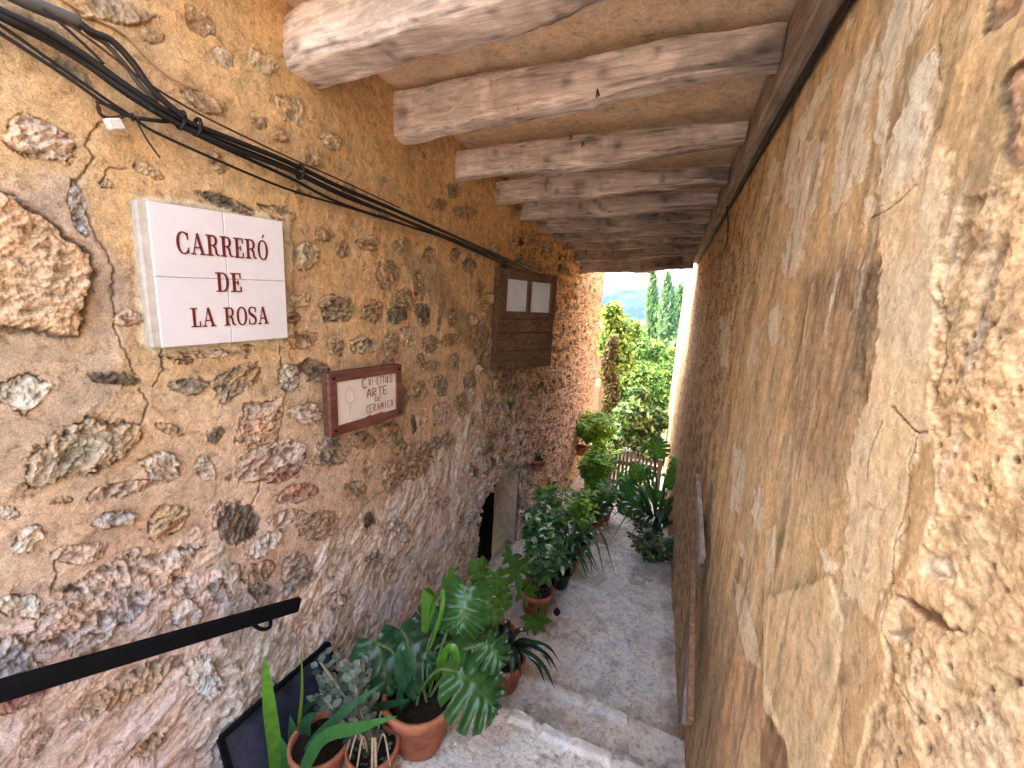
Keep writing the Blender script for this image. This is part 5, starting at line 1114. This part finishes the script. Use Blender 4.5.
# ============ GARDEN BEYOND
def leafcloud(blobs, n_, ls, cols, seed, shell=.35, asp=.55, upb=.0):
    """many small leaves in lumpy ellipsoids; returns V,F,C arrays (quads folded)"""
    rs = np.random.RandomState(seed); B = np.array([b_[:6] for b_ in blobs], float); vol = (B[:, 3]*B[:, 4]*B[:, 5])**.67; pick = rs.choice(len(B), n_, p=vol/vol.sum())
    d = rs.normal(size=(n_, 3)); d /= np.linalg.norm(d, axis=1)[:, None]; rr = 1-shell*rs.rand(n_)**1.5+.12*rs.normal(size=n_)
    P = B[pick, :3]+d*rr[:, None]*B[pick, 3:6]
    ax = rs.normal(size=(n_, 3))+d*.6+np.array([0, 0, upb]); ax /= np.linalg.norm(ax, axis=1)[:, None]; nv = d+rs.normal(size=(n_, 3))*.5+[0, 0, .5]; sd = np.cross(ax, nv); sd /= np.linalg.norm(sd, axis=1)[:, None]+1e-9
    l_ = (ls*rs.uniform(.6, 1.4, n_))[:, None]; V = np.stack([P-ax*l_*.5, P-sd*l_*asp*.5, P+ax*l_*.5, P+sd*l_*asp*.5], 1).reshape(-1, 3)
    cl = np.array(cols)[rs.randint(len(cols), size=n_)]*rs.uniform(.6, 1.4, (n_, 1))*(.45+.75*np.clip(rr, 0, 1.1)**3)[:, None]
    return V, np.arange(4*n_).reshape(-1, 4), np.repeat(cl, 4, 0)
def tree(name, blobs, n_, ls, cols, trunk, label, cat='tree', seed=0, group=None, **k):
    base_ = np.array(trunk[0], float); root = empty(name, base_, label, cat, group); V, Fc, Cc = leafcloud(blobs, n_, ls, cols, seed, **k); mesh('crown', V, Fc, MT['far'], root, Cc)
    b = MB(); top_ = np.array(trunk[1], float); Q = smoothpath([base_, (base_+top_)/2+[.05, 0, 0], top_], 6); b.tube(Q, np.linspace(trunk[2], trunk[2]*.5, len(Q)), 8, (.12, .09, .06))
    for bb in blobs[:6]: Q = smoothpath([top_*.4+base_*.6, (top_+np.array(bb[:3]))/2, np.array(bb[:3])], 4); b.tube(Q, np.linspace(trunk[2]*.5, trunk[2]*.12, len(Q)), 6, (.12, .09, .06))
    b.build('trunk', MT['stem'], root)
def A(px, py, Yd): return ony(px, py, Yd)
def blobs_at(L, Yd, f=1.): return [tuple(A(x, y, Yd+dy))+(r*f*Yd/405, r*f*Yd/405, rv*f*Yd/405) for x, y, r, rv, dy in L]
GL = [(.22, .33, .08), (.34, .44, .10), (.14, .24, .06), (.48, .54, .15), (.09, .15, .04)]
GM = [(.13, .20, .09), (.20, .27, .12), (.09, .14, .06), (.26, .32, .16)]
tree('lemon_tree', blobs_at([(632, 415, 15, 13, 0), (622, 435, 14, 12, .2), (645, 440, 15, 13, .1), (655, 420, 12, 12, .4), (638, 395, 10, 9, .3), (612, 445, 9, 9, -.2), (655, 452, 12, 9, 0)], 7.2), 4200, .12, [(.06, .14, .06), (.04, .09, .04), (.17, .26, .09), (.36, .44, .26)], ((.0, 7.3, -3.1), A(636, 430, 7.3), .05), 'broad-leaved garden tree with large glossy leaves just behind the picket gate', seed=2)
tree('young_leafy_tree', blobs_at([(640, 378, 20, 16, 0), (652, 352, 12, 12, 1.), (632, 352, 15, 16, .6), (620, 385, 16, 18, 0), (665, 380, 16, 18, .7), (650, 395, 20, 18, .3), (668, 410, 16, 20, 0), (624, 332, 11, 12, .8), (674, 358, 9, 10, 1.2), (640, 340, 7, 8, 1.)], 13.), 24000, .115, GL, (A(645, 560, 13.), A(645, 400, 13.), .1), 'bright yellow-green bushy tree filling the middle of the far opening', seed=3)
tree('hanging_vine', blobs_at([(612, 315, 10, 12, 0), (618, 335, 13, 16, .3), (608, 345, 9, 18, 0), (622, 360, 11, 14, .2), (632, 330, 9, 10, .8)], 8.6), 4200, .11, GL, (A(612, 420, 8.8), A(612, 330, 8.7), .03), 'light green climber spilling over the garden wall', 'climber', seed=4)
tree('dry_creeper', blobs_at([(608, 365, 7, 22, 0), (611, 395, 8, 22, 0), (606, 420, 7, 16, 0), (613, 345, 6, 10, 0)], 8.1), 4200, .07, [(.16, .10, .05), (.10, .06, .03), (.22, .15, .08), (.10, .14, .03)], (A(606, 470, 8.2), A(608, 400, 8.2), .03), 'brown dry creeper hanging below the light green climber', 'climber', seed=5)
tree('side_bush', blobs_at([(600, 450, 7, 9, 0), (607, 430, 8, 9, .3), (596, 435, 6, 9, -.1)], 6.5), 1300, .07, [GY_*.9, GY_*.6, G3], (A(600, 500, 6.5), A(600, 450, 6.5), .02), 'fine yellow-green bush by the far corner of the rubble wall', 'bush', seed=6)
b = MB(); b.box((-3., 8.8, -4.), A(612, 330, 8.8)+[0, 0, 0], lin(150, 120, 90)); b.add([(0, 0, -90)]*3, [(0, 1, 2)]) if False else None
v0 = A(613, 322, 8.9); b = MB(); b.box((-3.4, 8.9, -4.), (v0[0], 11.5, v0[2]), lin(160, 126, 92)); o = b.build('garden_wall', MT['plaster']); prop(o, 'brown garden wall under the climbers beyond the lane', 'wall')
def cypress(px, top, bot, w, Yd, lb, seed):
    n_ = 9; L = []
    for i in range(n_):
        t = i/(n_-1); y = top+(bot-top)*t; L.append((px+R.uniform(-.6, .6), y, max(1.2, w*(.25+.9*math.sin(min(1., t*1.15+.05)*math.pi*.62))), (bot-top)/n_*.95, 0))
    bl = blobs_at(L, Yd); tree('cypress_tree', bl, 7000, .5, [(.20, .30, .15), (.26, .36, .16), (.15, .24, .12)], (A(px, bot+60, Yd), A(px, top+8, Yd), .3), lb, seed=seed, group='slim cypresses beyond the garden', shell=.6, asp=.3, upb=2.)
cypress(652.5, 275, 345, 5., 34., 'slim dark cypress standing clear on the left of the pair', 11); cypress(667.5, 280, 350, 7., 32., 'broader cypress, the middle one of the three', 12); cypress(680, 292, 352, 6.5, 36., 'partly hidden cypress beside the limewashed wall end', 13)
for i, (L, Yd, n_, lb) in enumerate([([(630, 372, 26, 14, 0), (600, 375, 24, 18, 1), (665, 372, 24, 16, 0)], 22., 9000, 'mid green tree behind the bright bushy tree'), ([(612, 322, 16, 10, 0), (640, 336, 14, 8, 0), (590, 330, 20, 14, 1), (668, 340, 16, 8, 1)], 45., 7000, 'distant dark tree below the mountain, by the climber'), ([(700, 350, 26, 20, 0), (730, 360, 26, 24, 0)], 30., 5000, 'green tree standing behind the plastered house end'), ([(560, 360, 28, 30, 0), (520, 370, 30, 30, 1)], 30., 4000, 'green tree standing behind the stone house')]):
    tree('garden_tree', blobs_at(L, Yd), n_, .012*Yd, GM, (A(L[0][0], 460, Yd), A(L[0][0], L[0][1], Yd), .01*Yd), lb, seed=20+i)
# mountains
m, nt, bs, L_ = nodes('mountain_haze'); tcn = NN(nt, 'ShaderNodeTexCoord'); nn_ = noise_n(nt, tcn.outputs['Object'], .012, 9, .65)
L_(ramp(nt, nn_, [(.35, (.05, .085, .14)), (.5, (.075, .12, .17)), (.65, (.12, .155, .20))]), bs.inputs['Base Color']); bs.inputs['Roughness'].default_value = 1.; bs.inputs['Specular IOR Level'].default_value = 0.  # distance haze put into the blue base colour
MT['mount'] = m
nx_m, ny_m = 160, 30; xx = np.linspace(-900, 900, nx_m); yy_ = np.linspace(700, 1150, ny_m); XX, YY2 = np.meshgrid(xx, yy_, indexing='ij')
ctr = ray(668, 300)/ray(668, 300)[1]; rid = 62*np.exp(-((XX-35)/170.)**2)+44*np.exp(-((XX+330)/220.)**2)+40*np.exp(-((XX-480)/200.)**2)+14*fbm(XX/120, YY2/120, 5, .5)
H = -80+(rid+80)*sm(700, 1000, YY2)
o = mesh('mountain', np.stack([XX, YY2, H], -1).reshape(-1, 3), grid_faces(nx_m, ny_m).reshape(-1, 4), MT['mount'], smooth=True); prop(o, kind='structure', label='hazy blue mountain on the horizon', cat='mountain')

# ============ LIGHT, SKY, CAMERA
SUN_EL, SUN_AZ = math.radians(52), math.radians(-72)      # azimuth from +Y towards +X; negative = from the left
w = bpy.data.worlds.new('World'); sc.world = w; w.use_nodes = True; nt = w.node_tree; bg = nt.nodes['Background']
sky = nt.nodes.new('ShaderNodeTexSky'); sky.sky_type = 'NISHITA'; sky.sun_disc = False; sky.sun_elevation = SUN_EL; sky.sun_rotation = SUN_AZ; sky.air_density = 1.3; sky.dust_density = 4.; sky.ozone_density = 1.
nt.links.new(sky.outputs[0], bg.inputs[0]); bg.inputs[1].default_value = 1.7
sd_ = np.array([math.sin(SUN_AZ)*math.cos(SUN_EL), math.cos(SUN_AZ)*math.cos(SUN_EL), math.sin(SUN_EL)])
from mathutils import Vector, Matrix
li = bpy.data.lights.new('sun', 'SUN'); li.energy = 4.5; li.angle = math.radians(.53); li.color = (1, .95, .86)
lo_ = bpy.data.objects.new('sun', li); col.objects.link(lo_); lo_.rotation_euler = Vector(sd_).to_track_quat('Z', 'Y').to_euler()
cam = bpy.data.cameras.new('camera'); co = bpy.data.objects.new('camera', cam); col.objects.link(co)
cam.sensor_width = 36.; cam.lens = 36.*F_/1024.; cam.clip_start = .02; cam.clip_end = 6000
mw = Matrix([[float(M[i, j]) for j in range(3)]+[0.] for i in range(3)]+[[0, 0, 0, 1.]]); mw.translation = Vector((0, 0, ZO)); co.matrix_world = mw
sc.camera = co
sc.view_settings.view_transform = 'Standard'; sc.view_settings.look = 'None'; sc.view_settings.exposure = 0; sc.view_settings.gamma = 1
sc.render.engine = 'CYCLES'; sc.cycles.max_bounces = 12; sc.cycles.diffuse_bounces = 7; sc.cycles.use_adaptive_sampling = True; sc.cycles.adaptive_threshold = .018; sc.cycles.use_denoising = True; sc.cycles.sample_clamp_indirect = 8.
